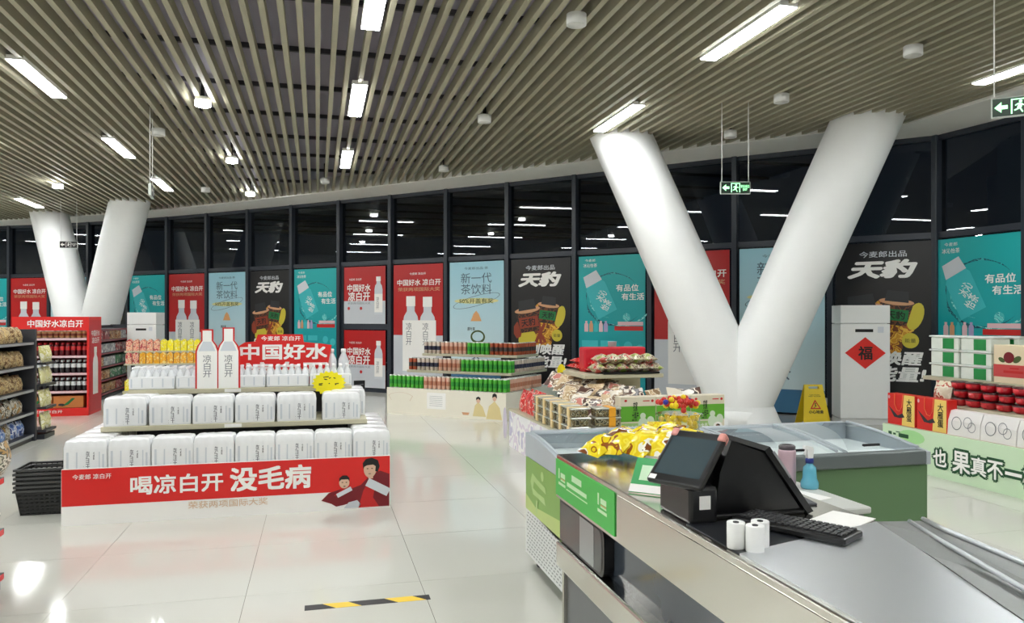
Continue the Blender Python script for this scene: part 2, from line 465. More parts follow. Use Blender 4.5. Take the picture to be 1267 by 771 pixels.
def poster_teal():
    t = base_poster('window_poster', P_TEAL)
    text(t, '今麦郎', PW*.18, Z(.03), .2, .05, INKW); text(t, '冰沁怡茶', PW*.18, Z(.065), .27, .07, INKW, .01)
    # splash ring around the bottle
    ring = []
    for a0, a1, r0, r1, tk in ((.6, 3.4, .52, .5, .035), (3.3, 5.6, .5, .62, .06), (2.6, 4.6, .43, .44, .02), (4.6, 5.9, .56, .74, .05)):
        n = 16; o = []; q = []
        for k in range(n):
            f = k/(n-1); a = a0 + (a1-a0)*f; r = r0 + (r1-r0)*f; wv = tk * math.sin(PI*f) * (1 + .4*math.sin(9*a))
            o.append((PW*.52 + (r+wv)*math.cos(a)*1.0, Z(.29) + (r+wv)*math.sin(a)*.8)); q.append((PW*.52 + r*math.cos(a), Z(.29) + r*math.sin(a)*.8))
        ring.append(o + q[::-1])
    flat(t, 'printed_splash', ring[:2], INK['teal_dark'], -.002); flat(t, 'printed_splash', ring[2:], INK['teal_light'], -.0025)
    cx, cz, tl = PW*.33, Z(.285), .45
    flat(t, 'printed_bottle', [turn([(cx-.2,cz-.34),(cx+.2,cz-.34),(cx+.2,cz+.2),(cx+.12,cz+.32),(cx-.12,cz+.32),(cx-.2,cz+.2)], cx, cz, tl)], INK['aqua'], -.0035)
    flat(t, 'printed_bottle_cap', [turn([(cx-.17,cz+.26),(cx+.17,cz+.26),(cx+.14,cz+.46),(cx-.14,cz+.46)], cx, cz, tl)], INK['silver'], -.004)
    text(t, '冰沁', cx+.03, cz+.02, .2, .16, INKW, .01, y=-.0045, roty=-tl-.6)
    text(t, '怡茶', cx+.12, cz-.14, .2, .16, INKW, .01, y=-.0045, roty=-tl-.6)
    text(t, '有品位', PW*.74, Z(.225), .42, .12, INKW, .025); text(t, '有生活', PW*.82, Z(.285), .42, .12, INKW, .025)
    for k in range(5):
        b, c = bottle_shape(PW*(.12 + .075*k), Z(.525), .19, .075)
        flat(t, 'printed_small_bottle', [b, c], [INK['pink'], INK['gold'], INK['aqua'], INK['pink'], INK['lilac']][k], -.004)
    flat(t, 'printed_banner', [rect(PW*.55, PW*.97, Z(.515), Z(.485))], INK['red'], -.004)
    flat(t, 'printed_banner', [rect(PW*.60, PW*.97, Z(.48), Z(.455))], INK['pink'], -.004)
    flat(t, 'printed_disc', [ell(PW*.73, Z(.425), .07, .07)], INK['teal_light'], -.004)
    flat(t, 'printed_panel', [rect(PW*.05, PW*.3, Z(.63), Z(.585)), rect(PW*.34, PW*.56, Z(.63), Z(.585))] + [ell(PW*x, Z(z), .08, .08) for x, z in ((.75,.62),(.92,.64),(.2,.72),(.42,.76))], INK['aqua'], -.003)
    return t
def poster_blue():
    t = base_poster('window_poster', P_BLUE)
    text(t, '今麦郎出品·茶', PW*.5, Z(.05), .56, .05, INK['slate'])
    text(t, '新一代', PW*.5, Z(.125), .72, .2, INK['slate']); text(t, '茶饮料', PW*.5, Z(.21), .72, .2, INK['slate'])
    flat(t, 'printed_band', [ell(PW*.5, Z(.3), .52, .055)], INK['pale_yellow'], -.002)
    text(t, '50%开盖有奖', PW*.5, Z(.3), .8, .1, INK['olive'], .005)
    o = ell(PW*.5, Z(.3), .56, .1, 40, tilt=.22); q = ell(PW*.5, Z(.3), .548, .092, 40, tilt=.22)
    flat(t, 'printed_ring', [[o[k], o[(k+1)%40], q[(k+1)%40], q[k]] for k in range(40)], INK['slate'], -.0035, join=True)
    flat(t, 'printed_drop', [[(PW*.4, Z(.455)), (PW*.6, Z(.455)), (PW*.55, Z(.40)), (PW*.5, Z(.375)), (PW*.45, Z(.40))]], INK['orange'], -.003)
    text(t, '原叶茶', PW*.41, Z(.515), .18, .07, INK['charcoal'], .01)
    o = ell(PW*.53, Z(.575), .17, .13, 24); q = ell(PW*.53, Z(.572), .13, .09, 24)
    flat(t, 'printed_ring', [[o[k], o[(k+1)%24], q[(k+1)%24], q[k]] for k in range(24)], INK['olive'], -.003, join=True)
    flat(t, 'printed_band', [rect(0, PW, 0, Z(.86))], mat('ink_sea_blue', (70, 122, 160), .4), -.002)
    text(t, '茶', PW*.5, Z(.75), .3, .3, INK['slate'])
    return t
def poster_black():
    t = base_poster('window_poster', P_BLACK)
    text(t, '今麦郎出品', PW*.5, Z(.065), .62, .09, INK['silver'], .01)
    text(t, '天豹', PW*.49, Z(.15), .92, .27, INKW, .055, .25)
    # juice splash behind the two bottles
    sp = []
    for k in range(26):
        a = 2*PI*k/26; r = .34 + .07*math.sin(5*a) + .05*math.sin(3*a+1)
        sp.append((PW*.5 + r*1.05*math.cos(a), Z(.5) + r*1.15*math.sin(a)))
    flat(t, 'printed_splash', [sp], INK['amber'], -.002)
    flat(t, 'printed_splash', [ell(PW*.28, Z(.58), .2, .16, tilt=.5), ell(PW*.83, Z(.42), .1, .2, tilt=-.3)], INK['yellow'], -.0025)
    flat(t, 'printed_splash', [turn(rect(PW*.5-.03, PW*.5+.03, Z(.62), Z(.46)), PW*.5, Z(.54), s) for s in (-.5, .1, .6)] + [ell(PW*.12, Z(.52), .1, .16, 7)], INK['rust'], -.003)
    for cx, cz, s, lab, tl in ((.63, .385, .82, 'green', -.12), (.30, .43, 1.0, 'rust', .14)):
        X, zz = PW*cx, Z(cz)
        flat(t, 'printed_bottle', [turn([(X-.2*s,zz-.26*s),(X+.2*s,zz-.26*s),(X+.26*s,zz+.1*s),(X+.16*s,zz+.17*s),(X-.16*s,zz+.17*s),(X-.26*s,zz+.1*s)], X, zz, tl)], INK['brown'], -.004)
        flat(t, 'printed_label', [turn(rect(X-.21*s, X+.21*s, zz-.18*s, zz+.02*s), X, zz, tl)], INK[lab], -.005)
        flat(t, 'printed_rim', [turn(ell(X, zz+.15*s, .28*s, .06*s), X, zz, tl)], INK['gold'], -.0055)
        flat(t, 'printed_bottle_cap', [turn([(X-.19*s,zz+.15*s),(X+.19*s,zz+.15*s),(X+.17*s,zz+.34*s),(X-.17*s,zz+.34*s)], X, zz, tl)], INK['charcoal'], -.006)
        text(t, '天豹', X, zz-.08*s, .3*s, .14*s, INKK, .02, y=-.0062, roty=-tl)
    flat(t, 'printed_badge', [ell(PW*.78, Z(.555), .11, .11)], INK['yellow'], -.004)
    text(t, '能量', PW*.78, Z(.555), .14, .06, INKK, y=-.005)
    text(t, '时刻唤醒', PW*.5, Z(.655), 1.04, .2, INKW, .045, .2); text(t, '正能量!', PW*.56, Z(.745), .96, .22, INKW, .045, .2)
    return t
def poster_small(h):
    w = 1.16
    t = base_poster('door_poster', P_RED, w, h)
    flat(t, 'printed_panel', [rect(0, w, 0, h*.4)], P_GREY)
    text(t, LOGO, w*.28, h*.78, .36, .05, INKW)
    text(t, '中国好水', w*.37, h*.63, .66, .16, INKW, .03); text(t, '凉白开', w*.37, h*.48, .62, .2, INKW, .03)
    text(t, '荣获两项国际大奖', w*.37, h*.36, .64, .05, INKG)
    b, c = bottle_shape(w*.84, h*.16, h*.66, .22)
    flat(t, 'printed_bottle', [b], INK['silver'], -.004); flat(t, 'printed_bottle_cap', [c], INKW, -.005)
    flat(t, 'printed_label', [rect(w*.84-.112, w*.84+.112, h*.2, h*.52)], INKW, -.005)
    text(t, '凉\n白\n开', w*.82, h*.36, .08, .26, INKG, y=-.006)
    flat(t, 'printed_badge', [ell(w*.12, h*.27, .035, .035), ell(w*.42, h*.27, .035, .035)], INK['red'], -.004)
    return t
LAB = {-1: ('teal', 'teal beverage poster with a tilted splashing bottle, above the green tubs and gift box'),
       0: ('black', 'black energy drink poster partly hidden by the air conditioner with a red diamond'),
       1: ('blue', 'pale blue tea poster seen behind the right leg of the nearer white column'),
       2: ('red', 'red water poster seen inside the V of the nearer white column'),
       3: ('teal', 'teal beverage poster beside the left leg of the nearer white column'),
       4: ('black', 'black energy drink poster above the corner of the can pyramid'),
       5: ('blue', 'pale blue tea poster directly above the can pyramid'),
       6: ('red', 'red and grey two-bottle poster right next to the glass door'),
       8: ('teal', 'teal beverage poster right next to the glass door with two red posters'),
       9: ('black', 'black energy drink poster between a teal and a pale blue poster behind the water display'),
       10: ('blue', 'pale blue tea poster behind the bottle cutout of the water display'),
       11: ('red', 'red two-bottle poster above the yellow juice boxes'),
       12: ('teal', 'teal beverage poster behind the farther white column and distant air conditioner'),
       13: ('black', 'black energy drink poster hidden behind the farther white column'),
       14: ('blue', 'pale blue tea poster hidden behind the farther white column'),
       15: ('red', 'red two-bottle poster left of the farther white column above the red rack'),
       16: ('teal', 'teal beverage poster at the window beyond the red rack'),
       -2: ('black', 'black energy drink poster past the teal one near the gift boxes')}
MAKE = dict(red=poster_red, teal=poster_teal, blue=poster_blue, black=poster_black)
proto = {}
for i, (kind, lab) in LAB.items():
    l, w, ang = bay_frame(i)
    ox = (w - PW) / 2
    loc = (l.x + ox*math.cos(ang) + .068*math.sin(ang), l.y + ox*math.sin(ang) - .068*math.cos(ang), 0.13)
    if kind not in proto:
        p = MAKE[kind](); proto[kind] = p; p.location = loc; p.rotation_euler = (0, 0, ang)
    else:
        p = dup(proto[kind], loc, ang)
    p['label'] = lab; p['group'] = kind + ' window posters'
l, w, ang = bay_frame(7)
for z, h, lab in ((1.45, 1.22, 'upper red poster with one bottle on the glass door'), (0.09, 1.22, 'lower red poster with one bottle on the glass door')):
    p = poster_small(h) if z > 1 else dup(p, (0,0,0))
    ox = (w - 1.16) / 2
    p.location = (l.x + ox*math.cos(ang) + .062*math.sin(ang), l.y + ox*math.sin(ang) - .062*math.cos(ang), z); p.rotation_euler = (0,0,ang)
    p['label'] = lab; p['group'] = 'red door posters'

# ------------------------------------------------------------------ V shaped columns
def v_column(base, tl, tr, r, label):
    t = thing('v_column', label, 'column', (base[0], base[1], 0))
    bz = 0.1 if base[0] > 0 else 0.0
    foot = Vector((0, 0, bz + .3))
    for nm, tp in (('left_leg', tl), ('right_leg', tr)):
        top = Vector((tp[0]-base[0], tp[1]-base[1], CEIL + .12)); d = (top - foot)
        rot = d.to_track_quat('Z', 'Y').to_matrix().to_4x4()
        mb = MB()
        # leg trimmed level at foot and ceiling
        n = 40; lo = []; hi = []
        ax = d.normalized()
        for k in range(n):
            a = 2*PI*k/n; off = rot @ Vector((r*math.cos(a), r*math.sin(a), 0))
            p = foot + off
            lo.append(p + ax * ((bz + .02 - p.z) / ax.z)); hi.append(p + ax * ((CEIL + .12 - p.z) / ax.z))
        mb.add([tuple(p) for p in lo + hi], [[k, (k+1) % n, n + (k+1) % n, n + k] for k in range(n)], 0, True)
        mb.add([tuple(p) for p in hi], [list(range(n))])
        put('leg', mb, WHITE, t)
    put('base_collar', MB().lathe([(r*1.04, bz), (r*1.04, bz+.24), (r*1.0, bz+.25)], 40), WHITE, t)
    return t
v_column((5.58, 9.42), (4.20, 10.34), (6.98, 8.55), .42, 'huge white V-shaped column standing beside the yellow caution sign')
v_column((-5.28, 20.1), (-6.50, 21.35), (-4.08, 18.86), .42, 'huge white V-shaped column rising behind the red drinks rack')

# ------------------------------------------------------------------ ceiling lamps
LAMPM = mlamp('lamp_white', (0.975, 1.0, 1.0), LAMP)
LAMPR = mlamp('lamp_round_white', (0.975, 1.0, 1.0), LAMP * 1.1)
lin_proto = thing('linear_lamp', 'lit linear ceiling lamp hanging flush with the beige slats', 'ceiling lamp', group='linear ceiling lamps')
put('housing', MB().rbox(-.085, .085, -.68, .68, .012, .06, .004, 1), PLAST, lin_proto)
put('diffuser', MB().rbox(-.078, .078, -.67, .67, .004, .016, .003, 1), LAMPM, lin_proto)
first = True
spots = []
for ib, b in enumerate((-12.9, -9.55, -6.25, -2.9, .45, 3.73, 6.98)):
    for a in (-4.2, -.85, 2.6, 6.2, 9.22, 12.68, 16.0, 19.3, 22.3):
        e = slat_end(b)
        if e is None: e = 23
        if a + .8 > e: continue
        if b == 3.73 and a > 12: continue
        if b == .45 and a > 13: continue
        spots.append((b, a))
def in_picture(b, a, z, half):
    for d in (-half, 0, half):
        u, v, Y = proj(b, a + d, z)
        if Y > .2 and -12 < u < 1279 and -12 < v < 783: return True
    return False
def off_name(root, words, part):
    root.name = root.name.split('.')[0] + '_' + words + '_offscreen'
    for ch in root.children:
        if ch.name.split('.')[0] == part: ch.name = part + '_' + words + '_offscreen'
ROW = {-12.9: 'outermost_left', -9.55: 'outer_left', -6.25: 'far_left', -2.9: 'left', .45: 'middle', 3.73: 'right', 6.98: 'far_right'}
RANK = {-4.2: 'rearmost', -.85: 'rear', 2.6: 'overhead', 6.2: 'first', 9.22: 'second', 12.68: 'third', 16.0: 'fourth', 19.3: 'fifth', 22.3: 'sixth'}
for b, a in [p for p in spots if in_picture(p[0], p[1], CEIL, .68)] + [p for p in spots if not in_picture(p[0], p[1], CEIL, .68)]:
    loc = (b, a, CEIL - .03)
    if first: g = lin_proto; g.location = loc; first = False
    else: g = dup(lin_proto, loc)
    if in_picture(b, a, CEIL, .68): print('lamp in view', b, a)
    else:
        off_name(g, ROW[b] + '_' + RANK[a], 'diffuser')
        g['label'] = 'lit linear ceiling lamp carrying the lamp rows on past the photographed ceiling'; g['group'] = 'linear ceiling lamps out of view'
def round_lamp(lit):
    if lit: t = thing('round_downlight', 'lit round ceiling downlight below the beige slats', 'ceiling lamp', group='lit round downlights')
    else: t = thing('round_downlight', 'unlit white drum-shaped downlight below the beige slats', 'ceiling lamp', group='unlit round downlights')
    put('drum', MB().lathe([(.085, -.03), (.085, .06), (.07, .065)], 24), PLAST, t)
    put('stem', MB().lathe([(.02, .06), (.02, .36)], 10), BLACKP, t)
    put('lens', MB().lathe([(.0, -.042), (.07, -.040), (.088, -.034), (.088, .02)] if lit else [(.0, -.036), (.07, -.034), (.076, -.028)], 24), LAMPR if lit else mat('dead_lens', (205, 205, 200), .4), t)
    return t
L1, L0 = round_lamp(True), round_lamp(False)
for k, (b, a, wd) in enumerate(((-1.3, 9.57, ''), (-1.33, 12.97, ''), (-1.33, 16.4, ''), (-4.8, 16.3, ''), (-4.8, 12.9, 'left_third'), (-4.8, 9.5, 'left_second'), (-8.2, 16.3, 'far_left_fourth'), (-1.3, 2.8, 'middle_overhead'), (-1.3, -.8, 'middle_rear'))):
    g = L1 if k == 0 else dup(L1, (0, 0, 0))
    g.location = (b, a, CEIL - .06)
    if wd:
        off_name(g, wd, 'lens')
        g['label'] = 'lit round downlight carrying the downlight rows on past the photographed ceiling'; g['group'] = 'round downlights out of view'
for k, (b, a) in enumerate(((2.12, 6.16), (2.05, 9.53), (2.07, 12.9), (5.17, 7.8), (5.45, 6.1), (5.5, 9.5), (.13, 14.6), (-2.15, 16.2), (-2.1, 11.3))):
    if k == 0: L0.location = (b, a, CEIL - .06)
    else: dup(L0, (b, a, CEIL - .06))

# ------------------------------------------------------------------ hanging exit signs
GLOWG = mat('exit_glow_green', (150, 245, 170), .5, emit=1.2)
EXITK = mat('exit_green', (8, 46, 26), .4)
def exit_sign(loc, rz, label, ztop=CEIL+.3, lit=True):
    glow, face = (GLOWG, EXITK) if lit else (INKW, INKK)
    t = thing('exit_sign', label, 'exit sign', loc, rz, group='hanging exit signs')
    bd = put('sign_box', MB().rbox(-.18, .18, -.018, .018, -.075, .075, .006, 1), mat('sign_rim', (200, 206, 200), .4), t)
    flat(bd, 'face', [rect(-.172, .172, -.066, .066)], face, -.0195)
    flat(bd, 'arrow', [[(-.16, 0), (-.115, .04), (-.115, .014), (-.075, .014), (-.075, -.014), (-.115, -.014), (-.115, -.04)]], glow, -.021)
    flat(bd, 'running_figure', [rect(-.055, -.045, -.055, .055), rect(.045, .055, -.055, .055), rect(-.055, .055, .047, .055),
        ell(.006, .033, .011, .011, 12), turn(rect(-.012, .014, -.02, .02), 0, 0, -.3), turn(rect(-.035, .0, -.03, -.02), -.02, -.025, .4),
        turn(rect(.005, .014, -.05, -.012), .01, -.03, .5), turn(rect(.01, .035, .002, .01), .02, .006, -.3), turn(rect(-.03, -.005, .006, .014), -.02, .01, .6)], glow, -.021, fine=True)
    text(bd, '安全出口\nEXIT', .112, 0, .1, .07, glow, .01, y=-.021)
    for x in (-.16, .16):
        put('rod', MB().tube([(x, 0, .07), (x, 0, ztop - loc[2])], .005, 8), PLAST, t)
    return t
exit_sign((4.87, 8.30, 3.15), -THETA, 'green exit sign hanging between the legs of the nearer white column')
exit_sign((5.07, 4.62, 3.17), -THETA - .5, 'green exit sign hanging nearest the stacked gift boxes')
exit_sign((-5.26, 18.59, 3.17), -THETA + .2, 'distant exit sign hanging in front of the farther white column', lit=False)
exit_sign((-2.06, 10.63, 3.2), PI/2 + .10, 'exit sign hanging edge-on above the water display', lit=False)

# ------------------------------------------------------------------ product meshes shared by many things
def bag_mesh(w, h, t, nx=7, nz=8, name='bag', mats=None, lumps=0.0, seed=1):
    """pillow bag standing in x,z with crimped ends, thickness along y; base at z=0"""
    rn = random.Random(seed); mb = MB()
    for side in (-1, 1):
        vs = []
        for j in range(nz+1):
            fz = j / nz
            for i in range(nx+1):
                fx = i / nx
                e = max(0.0, (1 - (2*fx-1)**2)) ** .5 * max(0.0, math.sin(PI * min(1, max(0, (fz-.07)/.86)))) ** .55
                pinch = 1 - .07 * math.sin(PI*fz)
                wob = lumps * rn.uniform(-1, 1) * e
                vs.append(((fx-.5)*w*pinch, side*(t/2*e + .001) + wob*side, fz*h))
        fs = [[j*(nx+1)+i, j*(nx+1)+i+1, (j+1)*(nx+1)+i+1, (j+1)*(nx+1)+i] for j in range(nz) for i in range(nx)]
        mb.add(vs, fs, 0, True)
    return mb.mesh(name, mats)
def bottle_profile(r, h):
    return [(r*.9, 0), (r, h*.03), (r, h*.62), (r*.92, h*.70), (r*.45, h*.86), (r*.42, h*.9)]
def bottle_mesh(r, h, body, cap, seg=12, name='bottle'):
    mb = MB().lathe(bottle_profile(r, h), seg, 0)
    mb.lathe([(r*.5, h*.89), (r*.5, h*.99), (r*.42, h)], seg, 1)
    return mb.mesh(name, [body, cap])
CANLID = mat('can_lid', (214, 214, 210), .3, .8)
def can_mesh(body, band, r=.035, h=.212, seg=10):
    mb = MB().lathe([(r*.85, 0), (r, .008), (r, h*.30), (r, h*.62), (r, h*.92), (r*.86, h*.98), (r*.80, h*.985)], seg, ms=[2, 0, 1, 0, 2, 2, 2])
    return mb.mesh('drink_can', [body, band, CANLID])
CAN_GREEN = can_mesh(mat('can_green', (84, 180, 60), .35, .2), mat('can_green_band', (50, 150, 56), .35, .2))
CAN_PINK = can_mesh(mat('can_pink', (222, 178, 156), .35, .2), mat('can_pink_band', (196, 130, 104), .35, .2))
CAN_BROWN = can_mesh(mat('can_brown', (176, 84, 52), .35, .2), mat('can_dark_band', (70, 60, 60), .35, .2))
CAN_GREY = can_mesh(mat('can_grey', (206, 190, 176), .35, .2), mat('can_navy_band', (52, 52, 74), .35, .2))

# ------------------------------------------------------------------ bottled water island
D0 = (-.652, 6.53)                                       # middle of the front panel
isl = thing('water_island', 'three-tier water display island with a red and white slogan panel', 'display stand', (D0[0], D0[1], 0))
fp = put('front_panel', MB().box(-1.243, 1.243, -.018, .006, 0, .434), INKW, isl, )
flat(fp, 'red_field', [rect(-1.24, 1.24, .15, .431)], RED, -.0195)
text(fp, LOGO, -1.03, .372, .27, .04, INKW, .01, y=-.021)
text(fp, '喝凉白开', -.42, .286, .68, .15, INKW, .03, y=-.021)
text(fp, '没毛病', .285, .295, .63, .195, INKW, .04, y=-.021)
text(fp, '荣获两项国际大奖', -.04, .11, .6, .058, mat('ink_pale_gold', (226, 196, 168), .5), .01, y=-.021)
# the two printed figures on the panel
flat(fp, 'printed_jacket', [[(.68,.085),(.74,.145),(.83,.17),(.93,.175),(1.0,.20),(1.08,.28),(1.16,.31),(1.235,.28),(1.235,.012),(.97,.012),(.94,.06),(.86,.04),(.80,.03),(.76,.055)]], INK['maroon'], -.021)
flat(fp, 'printed_jacket', [[(.98,.012),(1.02,.15),(1.08,.26),(1.12,.20),(1.10,.09),(1.15,.012)], [(.78,.12),(.87,.19),(.93,.19),(.9,.14)]], INK['red'], -.0225)
flat(fp, 'printed_trousers', [[(.86,.012),(.90,.06),(.97,.075),(1.0,.04),(.98,.012)]], P_GREY, -.0225)
flat(fp, 'printed_face', [ell(1.075, .325, .052, .068, 18), ell(.865, .225, .042, .047, 18), rect(1.06, 1.1, .25, .28)], SKIN, -.024)
flat(fp, 'printed_hair', [[(1.02,.33),(1.015,.38),(1.04,.412),(1.09,.422),(1.14,.40),(1.155,.35),(1.14,.30),(1.118,.31),(1.122,.35),(1.10,.365),(1.05,.36),(1.03,.35)],
     [(.823,.235),(.825,.265),(.85,.285),(.885,.285),(.907,.262),(.908,.235),(.895,.252),(.84,.252)]], INKK, -.0255)
flat(fp, 'printed_bottle', [turn(rect(1.04, 1.24, .14, .21), 1.14, .175, -.5), turn(rect(.80, .93, .13, .165), .865, .148, .45)], INK['silver'], -.027)
flat(fp, 'printed_features', [ell(1.055,.333,.008,.004,8), ell(1.092,.333,.008,.004,8), ell(1.072,.29,.012,.003,8), ell(.85,.228,.007,.004,8), ell(.882,.228,.007,.004,8), ell(.866,.196,.01,.004,8)], INK['brown'], -.0265, fine=True)
put('base', MB().box(-1.225, 1.225, .006, 2.12, 0, .39), WHITE, isl)
put('deck', MB().box(-1.235, 1.235, .006, 2.14, .39, .405), BEIGE, isl)
put('middle_shelf', MB().rbox(-1.08, 1.08, .42, 1.72, .648, .69, .004, 1), BEIGE, isl)
put('top_shelf', MB().rbox(-.96, .96, .795, 1.345, .915, .957, .004, 1), BEIGE, isl)
for x in (-.9, -.3, .3, .9):
    put('upright', MB().box(x-.02, x+.02, 1.05, 1.09, .405, .915), DARKM, isl)
put('spine_panel', MB().box(-.95, .95, 1.06, 1.08, .405, .915), DARKM, isl)
put('price_strip', MB().box(-.12, .02, .417, .42, .655, .685), INKW, isl)
put('price_strip', MB().box(-.16, -.02, .792, .795, .922, .950), INKW, isl)

def pack_mesh(w, d, h, nb):
    """shrink-wrapped bottles: box body, rippled sides, shoulders drawn in to a scalloped top"""
    mb = MB(); per = []
    nx, nd = nb*4, max(8, int(nb*4*d/w))
    for i in range(nx): per.append((-w/2 + w*i/nx, -d/2, 'x', i/nx))
    for i in range(nd): per.append((w/2, -d/2 + d*i/nd, 'y', i/nd))
    for i in range(nx): per.append((w/2 - w*i/nx, d/2, 'x', i/nx))
    for i in range(nd): per.append((-w/2, d/2 - d*i/nd, 'y', i/nd))
    lev = [(0, .99, .004), (.01, 1, .005), (h*.70, 1, .006), (h*.775, 1, .007), (h*.80, .992, .008), (h*.955, .93, .011), (h*.985, .905, .010), (h, .87, .008)]
    vs = []
    for z, s, am in lev:
        for x, y, ax, f in per:
            k = nb if ax == 'x' else max(2, round(nb*d/w))
            rp = am * abs(math.sin(PI*f*k)) - am
            # round the corners a little
            cx, cy = abs(x)/(w/2), abs(y)/(d/2); rr = 1 - .035*max(0, (cx+cy-1.8)/.2)
            px, py = x*s*rr, y*s*rr
            if ax == 'x': py += math.copysign(rp, y)
            else: px += math.copysign(rp, x)
            zz = z + (0.006*math.sin(PI*f*k)**2 if z > h*.9 else 0)
            vs.append((px, py, zz))
    n = len(per)
    fs = [[l*n+k, l*n+(k+1)%n, (l+1)*n+(k+1)%n, (l+1)*n+k] for l in range(len(lev)-1) for k in range(n)]
    fs.append(list(range((len(lev)-1)*n, len(lev)*n))); fs.append(list(range(n))[::-1])
    mb.add(vs, fs, 0, True)
    return mb.mesh('film_wrap', [FILM])
PACK = pack_mesh(.308, .235, .232, 4)
packp = thing('water_pack', 'x', 'water pack')
inst('film_wrap', PACK, packp)
text(packp, '凉\n白\n开', .012, .085, .046, .14, INKG, .012, y=-.1205)
text(packp, '今\n麦\n郎', .065, .118, .016, .06, INK['charcoal'], .01, y=-.1205)
flat(packp, 'printed_panel', [rect(-.13, -.114, .02, .15), rect(-.092, -.086, .03, .15), rect(-.064, -.052, .02, .15), rect(.098, .106, .02, .15), rect(.122, .136, .02, .13)], mat('ink_pale', (206, 211, 217), .4), -.1195)
fst = [True]
ORD = ('first', 'second', 'third', 'fourth', 'fifth', 'sixth', 'seventh', 'eighth')
def place_pack(x, y, z, label, group, sx=1.0):
    loc = (x, y, z); jit = random.uniform(-.03, .03)
    if fst[0]:
        p = packp; p.location = loc; p.rotation_euler = (0, 0, jit); fst[0] = False
    else: p = dup(packp, loc, jit)
    p['label'] = label; p['group'] = group; p.scale = (sx, 1, 1)
for k in range(8):
    place_pack(-1.742 + .3115*k, 6.675, .405, 'white water pack right behind the slogan panel, %s from the shopping baskets' % ORD[k], 'water packs on the lowest tier')
for r in range(1, 5):
    for x in (-1.742, .438):
        place_pack(x, 6.675 + .25*r, .405, 'white bottled water pack at the end of the lowest tier behind the front row', 'end packs on the lowest tier')
for k, x in enumerate((-1.556, -1.21, -.868, -.526, -.182, .205)):
    place_pack(x, 7.085, .69, 'white water pack fronting the middle island shelf, %s from the shopping baskets\' end' % ORD[k], 'water packs on the middle shelf', 1.06)
for r in (1, 2):
    for x in (-1.5, .27):
        place_pack(x, 7.085 + .25*r, .69, 'white bottled water pack at the end of the middle shelf behind its front row', 'end packs on the middle shelf')
# trays of small bottles on the top shelf
SB_BODY = mat('bottle_milky', (232, 234, 236), .2, vary=.03); SB_CAP = mat('bottle_cap_white', (246, 246, 246), .35, vary=.01)
SB = bottle_mesh(.0305, .195, SB_BODY, SB_CAP, 10)
trayp = thing('bottle_tray', 'shrink-wrapped tray of small white-capped water bottles on the top shelf', 'bottle tray', group='bottle trays on the top shelf')
put('film_wrap', MB().rbox(-.188, .188, -.132, .132, 0, .115, .012, 2), FILM, trayp)
for i in range(6):
    for j in range(4): inst('bottle', SB, trayp, (-.155 + .062*i, -.0975 + .065*j, .002))
flat(trayp, 'printed_panel', [rect(-.17+.085*k, -.17+.085*k+.012, .02, .095) for k in range(5)], MATS['ink_pale'], -.1325)
for k, x in enumerate((-1.42, -1.036, -.652, -.268, .116)):
    loc = (x, 7.475, .957)
    g = trayp if k == 0 else dup(trayp, loc)
    g.location = loc; g['label'] = 'shrink-wrapped tray of white-capped bottles on the top shelf, %s from the shopping baskets\' end' % ORD[k]
BIG = bottle_mesh(.05, .33, mat('bottle_clear_white', (226, 228, 232), .12, vary=.03, spec=.7), SB_CAP, 16, 'large_bottle')
for k, (x, y, s) in enumerate(((.245, 7.70, 1), (.13, 7.70, 1), (.265, 7.58+.02, .0))):
    if s: inst('large_bottle', BIG, None, (x, y, .957), label='tall white-capped water bottle behind the yellow starburst tag', cat='bottle', group='tall bottles on the top shelf')
# cut-out boards
def cut_out(poly, t, m, name, parent=None, **k): return put(name, MB().prism(poly, 0, t, 'y'), m, parent, **k)
cb = thing('bottle_cutout', 'red-edged cardboard cutout of two white water bottles on the top shelf', 'cutout', (-.87, 7.335, .957))
def bpoly(cx, s, w, g):
    h = .535; return [(cx-w-g, 0), (cx+w+g, 0), (cx+w+g, h*.62), (cx+w*.8+g, h*.72), (cx+w*.45+g, h*.80), (cx+w*.45+g, h*s+g), (cx-w*.45-g, h*s+g), (cx-w*.45-g, h*.80), (cx-w*.8-g, h*.72), (cx-w-g, h*.62)]
for cx, s in ((-.09, .97), (.09, 1.0)):
    b = cut_out(bpoly(cx, s, .088, .012), .006, RED, 'backing', cb, loc=(0, .004 + .001*(cx > 0), 0))
    flat(cb, 'printed_bottle', [bpoly(cx, s, .085, 0)], INKW, -.001)
    flat(cb, 'printed_shoulder', [[(cx-.07,.335),(cx+.07,.335),(cx+.035,.42),(cx-.035,.42)]], INK['silver'], -.002)
    text(cb, '凉\n白\n开', cx, .2, .07, .2, INKG, y=-.003)
pb = thing('slogan_board', 'red cutout slogan board standing behind the trays on the top shelf', 'sign', (-.33, 7.63, .957))
cut_out([(-.50,0),(.42,0),(.43,.2),(.46,.37),(.36,.385),(.2,.40),(.19,.475),(-.22,.475),(-.24,.41),(-.34,.40),(-.40,.36),(-.47,.34),(-.50,.30)], .008, RED, 'board', pb)
text(pb, LOGO, -.01, .437, .36, .045, INKW, .015, y=-.002)
text(pb, '中国好水', .02, .31, .80, .15, INKW, .04, y=-.002); text(pb, '凉白开', .05, .13, .76, .17, INKW, .04, y=-.002)
bt = thing('starburst_tag', 'yellow starburst price tag clipped to the top shelf of the water island', 'price tag', (.10, 7.318, .985))
star = [((.115 if k % 2 else .135)*math.cos(PI*k/18)*1.15, (.115 if k % 2 else .135)*math.sin(PI*k/18)*.85) for k in range(36)]
cut_out(star, .003, YEL, 'card', bt)
